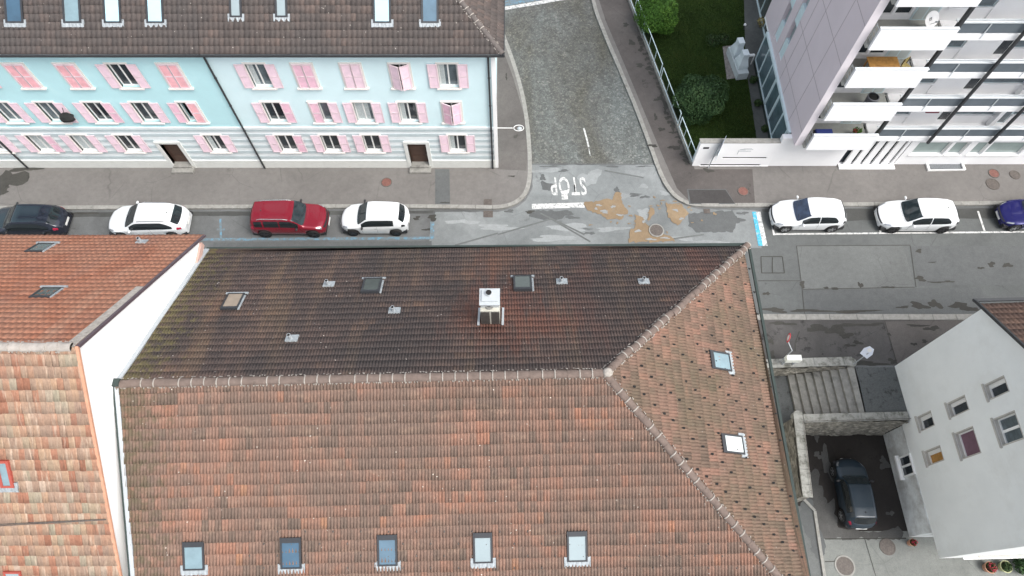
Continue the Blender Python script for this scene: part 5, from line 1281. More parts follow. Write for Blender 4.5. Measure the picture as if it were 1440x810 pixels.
# right bays: slab edge, tinted glass railing, window wall
RY = 23.6
for k, z in enumerate(fl):
    mb = MB(); mb.box(19.61, 45, RY, RY+.12, z, z+.36); mb.box(19.61, 45, RY+.12, BY, z, z+.14); mb.build('slab', M['white_panel'], ap)
    mb = MB(); mb.box(19.62, 45, RY+.02, RY+.05, z+.42, z+1.0); mb.build('railing_glass', M['rail_glass'], ap)
    mb = MB(); mb.box(19.6, 45, RY-.03, RY+.08, z+1.003, z+1.06); mb.box(19.6, 45, RY+.14, RY+.2, z+1.0, z+1.06)
    for x in np.arange(21.15, 45, 3.4): mb.box(x-.02, x+.02, RY-.02, RY+.015, z+.1, z+1.0)
    mb.build('railing', M['rail'], ap)
    zf = z+.14; zc = z+2.42
    wl_ = MB(); wl_.box(19.6, 45, BY, BY+.25, zf, zf+.04); wl_.box(19.6, 45, BY, BY+.25, zc-.04, zc)
    x = 19.6; j = 0
    pat = [('sill', 2.0), ('panel', 1.7), ('win', .62), ('sill', 2.3), ('shade', 1.0)]
    while x < 44:
        kind, ww = pat[j % 5]; x2 = min(45, x+ww)
        if kind == 'win':
            wl_.box(x, x2, BY, BY+.2, zf+.04, zf+.28)
            mb = MB(); mb.box(x, x2, BY+.05, BY+.12, zf+.28, zc-.04); f_ = mb.build('window', M['frame_white'], ap)
            mb = MB(); mb.box(x+.05, x2-.05, BY+.03, BY+.048, zf+.33, zc-.1); mb.build('pane', M['glass_dark'] if k != 0 else M['maroon_red'] if 'maroon_red' in M else M['glass_dark'], f_)
        elif kind == 'sill':
            wl_.box(x, x2, BY, BY+.2, zf+.04, zf+.74)
            mb = MB(); mb.box(x, x2, BY+.05, BY+.14, zf+.74, zc-.04); f_ = mb.build('window', M['teal_white'], ap)
            mb = MB(); mb.box(x+.06, x2-.06, BY+.03, BY+.048, zf+.80, zc-.1); mb.build('pane', M['glass_mid'], f_)
            mb = MB(); mb.box(x-.02, x2+.02, BY-.12, BY-.004, zf+.74, zf+.79); mb.build('sill', M['white_panel'], f_)
            if j % 5 == 0 or True:
                mb = MB(); mb.box(x, x2, BY-.02, BY+.03, zf+1.9, zc-.045); mb.build('blind_box', M['frame_dark' if k < 4 else 'glass_mid'], f_)
        elif kind == 'panel': wl_.box(x, x2, BY-.05, BY+.2, zf+.04, zc-.04)
        else:
            wl_.box(x, x+.25, BY-.3, BY+.2, zf+.04, zc-.04)
            mb = MB(); mb.box(x+.25, x2, BY+.05, BY+.14, zf+.04, zc-.04); f_ = mb.build('window', M['teal_white'], ap)
            mb = MB(); mb.box(x+.32, x2-.06, BY+.03, BY+.048, zf+.1, zc-.1); mb.build('pane', M['glass_mid'], f_)
        x = x2; j += 1
    wl_.build('back_wall', M['white_panel'], ap)
for x in (22.8, 26.2, 29.6, 33.0, 36.4):
    mb = MB(); mb.box(x-.06, x+.06, RY-.18, RY-.06, fl[0]-.02, TOPZ); mb.build('pillar', M['metal_dark'], ap)
for k, z in enumerate(fl[:1]):
    mb = MB(); mb.box(22.0, 22.7, BY-.5, BY-.08, z+1.6, z+2.0); mb.build('awning', pm('dark_red_awning', (.18, .03, .05), .8, .2, 3), ap)
# cellar light well
lw = thing('light_well', 'white framed cellar light well in the pavement below the ground-floor windows', 'light well', (24.8, 23.6, KH))
q = px_poly([(1300, 228), (1352, 227), (1357, 240), (1304, 241)], KH); c_ = Vector((sum(p[0] for p in q)/4, sum(p[1] for p in q)/4))
mb = MB(); inn = [tuple(Vector(p)+(c_-Vector(p)).normalized()*.13) for p in q]
n = 4
for i in range(4):
    mb.prism([q[i], q[(i+1) % 4], inn[(i+1) % 4], inn[i]], KH+.002, KH+.12+.001*i)
mb.build('frame', M['frame_white'], lw); mb = MB(); mb.sheet(inn, KH+.012); g3 = mb.build('grating', pm('well_grating', (.14, .15, .16), .6, .4, 20), lw)

# ------------------------------------------------------------------ balcony things
z = fl[3]+.18
d1 = thing('satellite_dish', 'round white satellite dish on the upper left balcony', 'satellite dish', (18.3, 23.95, z))
c = onY(1311, 27, 23.95); cz = c[2]; cx_ = c[0]; d1.location = (cx_, 23.95, z)
mb = MB(); nn = Vector((.25, -.75, .6)).normalized(); u_ = nn.orthogonal().normalized(); v_ = nn.cross(u_); rings = 5; vs = [Vector((0, 0, cz-z))-nn*.10]
for r2 in range(1, rings+1):
    for i in range(20): a = 2*math.pi*i/20; rr_ = .36*r2/rings; vs.append(Vector((0, 0, cz-z))+u_*rr_*math.cos(a)+v_*rr_*math.sin(a)+nn*(-.10+.10*(r2/rings)**2))
fs = [(0, 1+i, 1+(i+1) % 20) for i in range(20)]+[(1+(r2-1)*20+i, 1+(r2-1)*20+(i+1) % 20, 1+r2*20+(i+1) % 20, 1+r2*20+i) for r2 in range(1, rings) for i in range(20)]
mb.add(vs, [f_[::-1] for f_ in fs], True); mb.add([p-nn*.012 for p in vs], fs, True); mb.build('reflector', M['wall_white'], d1, True)
mb = MB(); mb.cyl((0, .12, 0), (0, .12, cz-z), .03, .03, 8); mb.cyl((0, .12, cz-z-.05), tuple(Vector((0, 0, cz-z))-nn*.1), .025, .025, 8)
for a in (0, 2.1, 4.2): mb.cyl((0, .12, .3), (.3*math.cos(a), .12+.3*math.sin(a), .01), .015, .015, 6)
mb.build('stand', M['zinc'], d1, True)
mb = MB(); e = Vector((0, 0, cz-z))+nn*.38+Vector((0, 0, -.12)); mb.cyl(tuple(Vector((0, 0, cz-z-.30))), tuple(e), .012, .012, 6); mb.cyl(tuple(e), tuple(e-nn*.1), .03, .035, 8); mb.build('receiver_arm', M['zinc'], d1, True)
# table and chair on the balcony below
z = fl[2]+.18; tb = thing('balcony_table', 'orange wooden table on the second balcony from the top', 'table', (onY(1240, 93, 23.7)[0], 23.75, z))
mb = MB()
for i in range(8): mb.box(-.72, .72, -.36+i*.09, -.36+i*.09+.082, .70, .74)
mb.build('tabletop', M['wood'], tb, True)
for sx in (-.62, .62):
    for sy in (-.28, .28): mb = MB(); mb.box(sx-.03, sx+.03, sy-.03, sy+.03, 0, .70); mb.build('leg', M['wood'], tb, True)
cr = thing('balcony_chair', 'small dark folding chair right of the orange table', 'chair', (onY(1276, 93, 23.7)[0], 23.75, z), R(30))
mb = MB(); mb.box(-.19, .19, -.18, .18, .42, .46); mb.build('seat', M['yellow_stem'], cr, True)
mb = MB(); mb.box(-.19, .19, .17, .2, .5, .85); mb.build('backrest', M['yellow_stem'], cr, True)
for sx in (-.17, .17):
    for sy in (-.16, .16): mb = MB(); mb.box(sx-.015, sx+.015, sy-.015, sy+.015, 0, .42 if sy < 0 else .85); mb.build('leg', M['bark'], cr, True)
# barrel
z = fl[1]+.18; br = thing('barrel_grill', 'dark cylindrical barrel on the second lowest balcony', 'barrel', (onY(1228, 137, 23.75)[0], 23.75, z))
mb = MB(); mb.cyl((0, 0, .05), (0, 0, .78), .26, .30, 20, caps=False); mb.cyl((0, 0, .78), (0, 0, .8), .30, .25, 20, caps=False); mb.cyl((0, 0, .0), (0, 0, .05), .22, .26, 20); mb.build('body', pm('grey_drum', (.14, .145, .16), .5, .2, 5), br, True)
mb = MB(); mb.cyl((0, 0, .74), (0, 0, .745), .255, .255, 20); mb.build('opening', M['dark_hole'], br, True)
# blue lounger + plants, lowest balcony
z = fl[0]+.18; lo_ = thing('lounge_chair', 'dark blue cushioned seat on the lowest balcony', 'seat', (onY(1161, 185, 23.7)[0], 23.7, z))
mb = MB(); mb.box(-.44, .44, -.25, .25, .30, .42); mb.build('cushion', M['blue_mat'], lo_, True)
mb = MB(); mb.box(-.5, .5, -.31, .31, .24, .30); mb.build('frame', M['metal_dark'], lo_, True)
for sx in (-.45, .45):
    for sy in (-.26, .26): mb = MB(); mb.box(sx-.02, sx+.02, sy-.02, sy+.02, 0, .24); mb.build('leg', M['metal_dark'], lo_, True)
def leaf_cloud(name, c, rx, ry, rz_, n, size, mat, parent=None, lump=.24, seed=1, local=False, fill=.35, flat=0):
    r2 = np.random.default_rng(seed); mb = MB(); tones = []
    lumps = r2.normal(size=(26, 3)); lumps /= np.linalg.norm(lumps, axis=1)[:, None]; la = r2.uniform(.4, 1, 26)
    vs = []; fs = []
    for i in range(n):
        d_ = r2.normal(size=3); d_ /= np.linalg.norm(d_)
        k = (np.exp(-((1-lumps @ d_)*14))*la).max()
        rad = (1-lump+lump*1.6*k)*(1 if r2.random() > fill else r2.uniform(.55, 1))*r2.uniform(.93, 1.04)
        p = np.array([d_[0]*rx, d_[1]*ry, d_[2]*rz_])*rad+np.array(c)
        if p[2] < c[2]-rz_*.92: continue
        a = d_+r2.normal(size=3)*.55; a /= np.linalg.norm(a); t = np.cross(a, r2.normal(size=3)); t /= np.linalg.norm(t); b_ = np.cross(a, t)
        s = size*r2.uniform(.6, 1.3); m0 = len(vs)
        vs += [p-t*s*.5, p+b_*s*.28, p+t*s*.6+a*s*.1, p-b_*s*.28]; fs.append((m0, m0+1, m0+2, m0+3))
        tones.append(float(np.clip(r2.uniform(0, .75)*.8+.4*k, 0, 1)))
    mb.add(vs, fs); o = mb.build(name, mat, parent, local)
    at = o.data.attributes.new('tone', 'FLOAT', 'FACE'); at.data.foreach_set('value', tones); return o
pp = thing('potted_plant', 'potted plant with red and white flowers on the lowest balcony', 'plant', (onY(1207, 180, 23.85)[0], 23.85, z))
mb = MB(); mb.cyl((0, 0, 0), (0, 0, .26), .12, .16, 14); mb.build('pot', M['plate'], pp, True)
leaf_cloud('foliage', (.05, 0, .42), .24, .2, .2, 160, .12, M['leaf_bright'], pp, local=True)
leaf_cloud('blossom', (-.08, -.02, .45), .14, .12, .14, 60, .09, M['leaf_red'], pp, local=True)

# ================================================================== GARDEN: fence, shrubs, stove, lamp
def shrub(label, px, py, r, zc, mat, seed, n=9000, cat='shrub', name='round_shrub'):
    t = (zc-CAM_H)/ray(px, py)[2]; a, b, c = ray(px, py); X, Y = a*t, b*t
    o = thing(name, label, cat, (X, Y, .05))
    mb = MB(); rr = random.Random(seed)
    for i in range(9): aa = rr.uniform(0, 6.28); mb.cyl((rr.uniform(-.1, .1), rr.uniform(-.1, .1), 0), (math.cos(aa)*r*.55, math.sin(aa)*r*.55, zc+rr.uniform(-.2, .5)*r), .035, .012, 6)
    mb.build('stem', M['bark'], o, True)
    leaf_cloud('foliage', (0, 0, zc-.05), r, r, min(zc, r*.95), n, .115, mat, o, seed=seed, local=True)
    return o
shrub('bright green rounded shrub beside the fence at the top of the lawn', 924, 22, 1.42, 1.2, M['leaf_bright'], 11)
shrub('dark green round clipped shrub behind the metal fence', 985, 138, 1.66, 1.25, M['leaf_dark'], 22, 12000)
def small_plant(label, px, py, r, mat, seed, z=.05, cat='plant', n=260, h=.35):
    c = G(px, py, z+.2); o = thing('garden_plant', label, cat, (c[0], c[1], z))
    mb = MB(); rr = random.Random(seed)
    for i in range(5): a = rr.uniform(0, 6.28); mb.cyl((0, 0, 0), (math.cos(a)*r*.5, math.sin(a)*r*.5, h), .012, .006, 5)
    mb.build('stem', M['bark'], o, True); leaf_cloud('foliage', (0, 0, h*.7), r, r, h*.7, n, .13, mat, o, seed=seed, local=True); return o
small_plant('low dark spiky plant on the lawn left of the white stove', 1003, 57, .55, M['leaf_mid'], 3)
small_plant('low dark leafy plant touching the white stove', 1018, 55, .45, M['leaf_mid'], 4)
small_plant('narrow green plant beside the stove end of the paved strip', 1060, 112, .26, M['leaf_mid'], 5, h=.3)
small_plant('green tuft by the foot of the glazed ground floor', 1066, 145, .24, M['leaf_mid'], 6, h=.3)
small_plant('dry yellow stalks in the bed beside the glazing', 1073, 32, .42, leafm('yellow_leaves', (.18, .14, .05), (.34, .27, .09), (.45, .38, .16)), 7, n=180)
small_plant('small dark green plant near the garden wall corner', 1076, 180, .22, M['leaf_mid'], 8, h=.25)
# white masonry stove on paving
sv = thing('garden_stove', 'white masonry garden stove with two tapered hoods on the lawn', 'garden stove', G(1035, 85, .05))
mb = MB()
q = [(1016, 66), (1044, 62), (1052, 108), (1022, 112)]
mb.prism([p for p in px_poly(q, .05)], .055, .09); mb.build('paving', pm('stove_paving', (.22, .2, .19), .85, .3, 5), sv)
sx, sy = G(1039, 86, .5)[:2]
mb = MB(); Mx = Matrix.Translation((sx-.05, sy, 0)) @ Matrix.Rotation(R(8), 4, 'Z'); mb.box(-.34, .34, -1.15, 1.15, .09, .62, Mx); mb.build('base', pm('stove_render', (.50, .54, .55), .85, .1, 3), sv)
for i, yy in enumerate((.55, -.45)):
    mb = MB(); z0, z1 = .621, 1.35
    vs = [Mx @ Vector((a*s, yy+b*s2, z)) for z, s, s2 in ((z0, .30, .40), (z0+.25, .30, .40), (z1, .19, .24), (z1+.35, .19, .24)) for a, b in ((-1, -1), (1, -1), (1, 1), (-1, 1))]
    mb.add(vs, [(k*4+j, k*4+(j+1) % 4, k*4+4+(j+1) % 4, k*4+4+j) for k in range(3) for j in range(4)]+[(12, 13, 14, 15)]); mb.build('hood', M['white_stone'] if 'white_stone' in M else pm('stove_hood', (.62, .68, .70), .8, .08, 3), sv)
bn = thing('garden_rail', 'short white bar joining the stove and the glazing', 'rail', G(1052, 79, .5))
mb = MB(); a, b = Vector(G(1046, 79, .8)), Vector(G(1061, 78, .8)); bar(mb, a, b, .16, .08); mb.build('bar', M['frame_white'], bn)
for p in (a, b): mb = MB(); mb.cyl((p.x, p.y, .05), (p.x, p.y, .8), .04, .04, 8); mb.build('post', M['frame_white'], bn)
gl_ = thing('garden_lamp', 'small white globe lamp at the edge of the lawn', 'lamp', G(1045, 42, .05))
mb = MB(); mb.cyl((0, 0, 0), (0, 0, .35), .025, .025, 8); mb.build('post', M['metal_dark'], gl_, True); mb = MB(); mb.ball((0, 0, .43), .09); mb.build('globe', M['wall_white'], gl_, True)
# metal fence, stepped panels
fa, fb = Vector(G(906, 59)), Vector(G(972.6, 233)); fa0 = fa+(fa-fb)*.62
fd = (fb-fa).normalized()
cuts = [-.62, -.36, -.05, .335, .72, 1.0]
f0 = thing('garden_fence', 'white metal fence with mesh panels stepping down along the lawn', 'fence', tuple(fa))
def fpt(t, z, off=0): p = fa+(fb-fa)*t; return Vector((p.x+off, p.y, z))
mb = MB(); a, b = fpt(-.62, 0), fpt(1.0, 0); bar(mb, a, b, .2, .28, .0); mb.build('footing', M['stepstone'], f0)
for i, (t0, t1) in enumerate(zip(cuts, cuts[1:])):
    h = 1.42-.06*i; z0 = .34-.0*i; t0b, t1b = t0+.012, t1-.012
    mb = MB()
    for zz in (z0, h): mb.cyl(fpt(t0b, zz), fpt(t1b, zz), .028, .028, 8)
    for s in (0, 1): t = t0b+(t1b-t0b)*s; mb.cyl(fpt(t, .05), fpt(t, h), .032, .032, 8)
    for s in (1/3, 2/3): t = t0b+(t1b-t0b)*s; mb.cyl(fpt(t, z0), fpt(t, h), .022, .022, 8)
    pn = mb.build('panel_frame', M['teal_white'], f0)
    mb = MB(); Lp = (fpt(t1b, 0)-fpt(t0b, 0)).length; nb = int(Lp/.11)
    for s in range(1, nb): t = t0b+(t1b-t0b)*s/nb; mb.cyl(fpt(t, z0), fpt(t, h), .005, .005, 4)
    mb.build('mesh_wire', M['gutter'], pn)

# ================================================================== SIGNS, LAMPS
p = G(996, 236, KH); sg = thing('signpost', 'grey metal sign on a leaning post before the garden wall', 'sign', (p[0], p[1], KH))
top_ = onY(1012, 203, p[1]); mb = MB(); mb.cyl(p, (top_[0], p[1], 2.35), .03, .03, 8); mb.build('post', M['zinc'], sg)
mb = MB(); Mx = Matrix.Translation((top_[0]+.18, p[1]+.05, 0)) @ Matrix.Rotation(R(62), 4, 'Z'); mb.box(-.32, .32, -.012, .012, 1.75, 2.65, Mx); mb.build('sign_plate', pm('sign_back', (.33, .37, .44), .4, .08, 3, metal=.3), sg)
mb = MB(); mb.box(-.33, .33, -.03, -.0125, 1.15, 1.7, Mx); mb.build('lower_plate', M['teal_white'], sg)
# bracket lamp at the terrace corner
lp = thing('wall_lamp', 'thin bracket lamp reaching over the pavement from the terrace corner', 'lamp', (-.62, 23.9, 3.9))
mb = MB(); a = Vector(onY(699, 180, 23.86)); b = Vector(onY(721, 180, 23.86)); mb.cyl(a, b, .022, .022, 8); mb.build('bracket', M['frame_white'], lp)
mb = MB(); n = 16; cx_, cz_ = onY(729.5, 180, 23.86)[0], b.z
for rr_, zz, w2 in ((.27, 0, .018),):
    for i in range(n):
        a1, a2 = 2*math.pi*i/n, 2*math.pi*(i+1)/n
        mb.cyl((cx_+rr_*math.cos(a1), 23.86+.2*math.sin(a1), b.z), (cx_+rr_*math.cos(a2), 23.86+.2*math.sin(a2), b.z), w2, w2, 6)
mb.build('shade_ring', M['frame_white'], lp)
mb = MB(); mb.ball((cx_+.05, 23.86, b.z-.05), .13, 12, 8, .6); mb.build('bulb_cover', M['zinc'], lp)
# signpost with red ring and the white box beside it
p0 = Vector(G(1096, 510)); mb = MB(); sp = thing('road_sign', 'red ringed road sign on a bent thin post behind the stone wall', 'sign', tuple(p0))
p1 = Vector((p0.x, p0.y, 1.75)); dsc = Vector(G(1109, 475, 2.3)); mb.cyl(p0, p1, .03, .03, 8); mb.cyl(p1, (dsc.x, dsc.y-.02, dsc.z-.2), .028, .028, 8); mb.build('post', M['zinc'], sp)
mb = MB(); dn = Vector((.95, -.3, .0)).normalized(); mb.cyl(dsc-dn*.012, dsc+dn*.012, .24, .24, 22, smooth=False); pl_ = mb.build('sign_plate', M['red_paint'], sp)
mb = MB(); mb.cyl(dsc-dn*.016, dsc+dn*.016, .155, .155, 20, smooth=False); mb.build('sign_face', M['plate'], pl_)
bx_ = thing('meter_box', 'white box on a post beside the bent sign', 'box', G(1117, 511, 0))
c = G(1117, 503, 1.1); mb = MB(); mb.box(c[0]-.36, c[0]+.36, c[1]-.14, c[1]+.14, .75, 1.12); mb.build('housing', pm('box_white', (.78, .8, .74), .5, .04, 3), bx_)
mb = MB(); mb.box(c[0]-.30, c[0]-.24, c[1]-.05, c[1]+.05, 0, .75); mb.build('leg', M['zinc'], bx_); mb = MB(); mb.box(c[0]+.24, c[0]+.30, c[1]-.05, c[1]+.05, 0, .75); mb.build('leg', M['zinc'], bx_)
p0 = Vector(G(1199, 513)); ws = thing('white_sign', 'small pale sign plate on a short post near the top of the steps', 'sign', tuple(p0))
mb = MB(); mb.cyl(p0, (p0.x, p0.y, 1.7), .025, .025, 8); mb.build('post', M['zinc'], ws)
c = Vector(G(1220, 495, 1.62)); mb = MB(); nn = Vector((-.55, -.55, .63)).normalized(); u_ = Vector((1, -1, 0)).normalized(); v_ = nn.cross(u_)
if v_.z < 0: v_ = -v_
pts = [(-.2, -.28), (.2, -.28), (.24, .05), (.12, .30), (-.12, .30), (-.24, .05)]
vs = [c+u_*a+v_*b for a, b in pts]; mb.add(vs+[p+nn*.02 for p in vs], [(5, 4, 3, 2, 1, 0), (6, 7, 8, 9, 10, 11)]+[(i, (i+1) % 6, 6+(i+1) % 6, 6+i) for i in range(6)]); pl_ = mb.build('sign_plate', pm('pale_sign', (.62, .66, .74), .5, .05, 3), ws)
mb = MB(); cc_ = c+v_*.14+nn*.022; mb.cyl(cc_, cc_+nn*.004, .10, .10, 16); mb.build('sign_disc', M['plate'], pl_)
# black bag on the window ledge
c = onY(94, 165, YB-.3); bg_ = thing('black_bag', 'black bag hanging under a first-floor window of the turquoise house', 'bag', c)
mb = MB(); r2 = random.Random(4); n = 9; vs = [Vector((0, 0, .2))]
for j, (zz, rr_) in enumerate(((.2, .27), (.02, .38), (-.18, .32))):
    for i in range(n): a = 2*math.pi*i/n; k = r2.uniform(.85, 1.1); vs.append(Vector((math.cos(a)*rr_*k*1.1, math.sin(a)*rr_*k*.7, zz)))
vs.append(Vector((0, 0, -.2)))
mb.add(vs, [(0, 1+i, 1+(i+1) % n) for i in range(n)]+[(1+j*n+i, 1+(j+1)*n+i, 1+(j+1)*n+(i+1) % n, 1+j*n+(i+1) % n) for j in range(2) for i in range(n)]+[(len(vs)-1, 1+2*n+(i+1) % n, 1+2*n+i) for i in range(n)]); mb.build('bag_body', M['rubber'], bg_, True)
mb = MB(); mb.cyl((0, 0, .18), (0, .2, .5), .015, .015, 6); mb.build('strap', M['rubber'], bg_, True)

# courtyard flowers
def pot(label, px, py, r, flower, seed, z=LOW, green=True, name='flower_pot'):
    c = G(px, py, z+.3); o = thing(name, label, 'flower pot', (c[0], c[1], z))
    mb = MB(); n = 18; pr = [(0, .72), (.34, 1.0), (.36, 1.06), (.36, .9), (.28, .88)]
    vs = [(math.cos(2*math.pi*i/n)*r*k, math.sin(2*math.pi*i/n)*r*k, zz) for zz, k in pr for i in range(n)]
    mb.add(vs, [(j*n+i, j*n+(i+1) % n, (j+1)*n+(i+1) % n, (j+1)*n+i) for j in range(4) for i in range(n)]); mb.build('pot', M['pot_yellow'] if flower is None else M['terracotta'], o, True)
    mb = MB(); mb.cyl((0, 0, .27), (0, 0, .29), r*.88, r*.88, n); mb.build('soil', M['bark'], o, True)
    leaf_cloud('foliage', (0, 0, .42), r*.85, r*.85, .16, 300, .10, M['leaf_mid'], o, seed=seed, local=True)
    if flower: leaf_cloud('blossom', (0, 0, .50), r*.9, r*.9, .14, 130, .07, M['leaf_red'], o, seed=seed+1, local=True)
M['pot_yellow'] = pm('yellow_green_pot', (.40, .42, .22), .6, .1, 4)
pot('small pot of red flowers at the foot of the grey house base', 1283, 763, .17, 'r', 31)
pot('pot of red and white flowers under the grey house ledge', 1392, 798, .26, 'r', 33)
pot('round yellow-green pot with leafy plant at the bottom right', 1414, 797, .27, None, 35)
small_plant('dark evergreen plant filling the bottom right corner', 1438, 795, .5, M['leaf_dark'], 37, z=LOW, n=700, h=.5)

# ================================================================== CARS
def smooth1(x, y, s, k=.012):
    acc = 0; wsum = 0
    for d_ in np.linspace(-2, 2, 9): g_ = math.exp(-d_*d_/2); acc = acc+g_*np.interp(s+d_*k, x, y); wsum += g_
    return acc/wsum
STY = {
 'hatch': dict(zc=[(0, .52), (.012, .60), (.04, .67), (.12, .78), (.27, .91), (.30, .955), (.45, 1.42), (.54, 1.475), (.68, 1.46), (.82, 1.38), (.93, 1.22), (.965, 1.03), (.985, .95), (1, .72)],
               zb=[(0, .46), (.03, .60), (.12, .72), (.29, .87), (.6, .92), (.9, .97), (.97, .92), (1, .62)], ws=(.285, .445), rw=(.925, .965), side=(.36, .83)),
 'mini': dict(zc=[(0, .55), (.015, .68), (.05, .78), (.14, .88), (.25, .97), (.29, 1.0), (.42, 1.44), (.5, 1.49), (.74, 1.48), (.87, 1.40), (.95, 1.05), (.985, .96), (1, .72)],
               zb=[(0, .50), (.03, .66), (.12, .80), (.28, .92), (.6, .96), (.9, 1.0), (.97, .94), (1, .62)], ws=(.265, .415), rw=(.875, .95), side=(.335, .80)),
 'suv': dict(zc=[(0, .62), (.01, .78), (.03, .92), (.10, 1.0), (.24, 1.08), (.28, 1.12), (.40, 1.58), (.48, 1.62), (.8, 1.60), (.93, 1.52), (.975, 1.15), (.99, 1.02), (1, .75)],
               zb=[(0, .58), (.02, .80), (.10, .93), (.28, 1.02), (.6, 1.06), (.92, 1.08), (.98, .98), (1, .68)], ws=(.27, .40), rw=(.935, .975), side=(.34, .90)),
 'wagon': dict(zc=[(0, .52), (.012, .62), (.04, .72), (.12, .83), (.25, .95), (.285, .99), (.43, 1.44), (.5, 1.48), (.75, 1.47), (.87, 1.38), (.95, 1.08), (.985, 1.0), (1, .72)],
               zb=[(0, .46), (.03, .62), (.12, .76), (.29, .88), (.6, .94), (.9, 1.0), (.97, .94), (1, .62)], ws=(.265, .42), rw=(.865, .945), side=(.34, .87)),
}
def car(label, x, y, z0, heading, L, W, H, paint, sty, rails=None, antenna=True, tail='lamp_red', rims='alloy', rough=.18, mirror=None, tintside='carglass', extra=None, wsmat='wsglass', name='parked_car'):
    if z0 > -1: W *= .94; H *= .965; y -= .05
    s_ = STY[sty]; o = thing(name, label, 'car', (x, y, z0), heading, group='cars parked along the kerb' if z0 > -1 else None)
    P = pm('paint_'+label.split()[0]+str(len(bpy.data.materials)), paint, rough, .02, 1, coat=.6, metal=extra or 0)
    zs = H/max(q[1] for q in s_['zc'])
    X = lambda key: ([q[0] for q in s_[key]], [q[1]*zs for q in s_[key]])
    rw_ = .315 if sty != 'suv' else .345; sF, sR = .185, .81
    Wx = [0, .012, .035, .08, .16, .28, .5, .78, .88, .95, .985, 1]; Wy = [.52, .66, .79, .89, .965, 1, 1, .995, .955, .87, .77, .62]
    Tx = [0, .04, .12, .25, .30, .44, .6, .82, .90, .96, 1]; Ty = [.55, .66, .74, .80, .80, .72, .715, .69, .68, .70, .62]
    if sty == 'suv': Ty = [.62, .74, .82, .86, .86, .77, .76, .74, .74, .76, .7]; Wy = [.78, .86, .92, .96, .985, 1, 1, 1, .985, .96, .92, .84]
    def surf(s, v, off=0):
        """v in [-6,6]; sign = side, |v|: 0 sill .. 3 belt .. 4 roof edge .. 6 centre line"""
        sg_ = -1 if v < 0 else 1; v = abs(v)
        w_ = smooth1(Wx, Wy, s)*W/2; tw_ = smooth1(Tx, Ty, s)*W/2
        zc = smooth1(*X('zc'), s, .010); zb = min(smooth1(*X('zb'), s, .010), zc-.03)
        base = .22
        z_arch = base
        for sw_ in (sF, sR):
            dx = abs(s-sw_)*L; Ra = rw_+.05
            if dx < Ra: z_arch = max(z_arch, rw_+math.sqrt(Ra*Ra-dx*dx)*.98)
        z_arch = min(z_arch, zb-.12)
        cab = min(1, max(0, (zc-zb-.08)/.3))
        A_ = [(w_*.93, z_arch), (w_*.992, z_arch+.40*(zb-z_arch)), (w_, z_arch+.72*(zb-z_arch)), (w_*.965, zb), (tw_, zb+(.72+.21*cab)*(zc-zb)), (tw_*.80, zc-.016), (0, zc)]
        i = min(5, int(v)); t = v-i
        p0, p1, p2, p3 = A_[max(i-1, 0)], A_[i], A_[i+1], A_[min(i+2, 6)]
        if i == 3 and cab > .3: y_ = p1[0]+(p2[0]-p1[0])*t+.03*math.sin(math.pi*t)*cab; z_ = p1[1]+(p2[1]-p1[1])*t
        else:
            f = lambda a: .5*(2*p1[a]+(-p0[a]+p2[a])*t+(2*p0[a]-5*p1[a]+4*p2[a]-p3[a])*t*t+(-p0[a]+3*p1[a]-3*p2[a]+p3[a])*t**3)
            if i == 5: p3 = (-p1[0], p1[1])
            y_, z_ = f(0), f(1)
        # plan curvature of the nose and tail: centre reaches further than the corners
        xx = L/2-s*L
        bow = (abs(y_)/(W/2))**2
        if s < .15: xx -= bow*.26*(1-s/.15)
        if s > .85: xx += bow*.18*((s-.85)/.15)
        return Vector((xx, y_*sg_, z_))
    S = sorted(set(list(np.linspace(0, 1, 49))+list(np.linspace(sF-.095, sF+.095, 17))+list(np.linspace(sR-.095, sR+.095, 17))))
    Vv = [-v for v in (0, .5, 1, 1.5, 2, 2.5, 2.8, 3, 3.3, 3.7, 4, 4.3, 4.7, 5, 5.5)]+[6]+[v for v in (5.5, 5, 4.7, 4.3, 4, 3.7, 3.3, 3, 2.8, 2.5, 2, 1.5, 1, .5, 0)]
    mb = MB(); vs = [surf(s, v) for s in S for v in Vv]; m = len(Vv)
    mb.add(vs, [(i*m+j, (i+1)*m+j, (i+1)*m+j+1, i*m+j+1) for i in range(len(S)-1) for j in range(m-1)], True)
    mb.add(vs[:m], [tuple(range(m))]); mb.add(vs[-m:], [tuple(range(m))[::-1]])
    mb.build('body', P, o, True)
    mb = MB(); mb.box(-L/2+.12, L/2-.14, -W/2*.86, W/2*.86, .17, .42); mb.box(-L/2+.5, L/2-.8, -W/2*.80, W/2*.80, .42, .75); mb.build('underbody', M['plastic'], o, True)
    def patch(nm, mat, smap, q0, q1, vmap, nq=10, ns=8, off=.008, side=0, par=o):
        """window/lamp sheet following the body: q across, s along"""
        mb = MB(); vs = []
        for i in range(ns+1):
            for j in range(nq+1):
                q = q0+(q1-q0)*j/nq; s = smap(q, i/ns); v = vmap(q, i/ns)
                p = surf(s, v); e = .004
                vq = v+.05 if abs(v) < 5.9 and v > 0 else v-.05 if abs(v) < 5.9 else (5.95 if v > 0 else -5.95)
                du = surf(s+e, v)-p; dv = surf(s, vq)-p
                n_ = du.cross(dv); n_ = n_.normalized() if n_.length > 1e-9 else Vector((0, 0, 1))
                out = Vector((0, p.y, max(.2, p.z-.6))) if abs(v) > 3 else Vector((0, p.y, 0))
                if s < .05 and abs(v) < 5: out = out+Vector((1, 0, 0))
                if s > .95: out = out-Vector((1, 0, 0))
                if n_.dot(out) < 0: n_ = -n_
                vs.append(p+n_*off)
        mb.add(vs, [(i*(nq+1)+j, i*(nq+1)+j+1, (i+1)*(nq+1)+j+1, (i+1)*(nq+1)+j) for i in range(ns) for j in range(nq)], True)
        return mb.build(nm, M[mat], par, True)
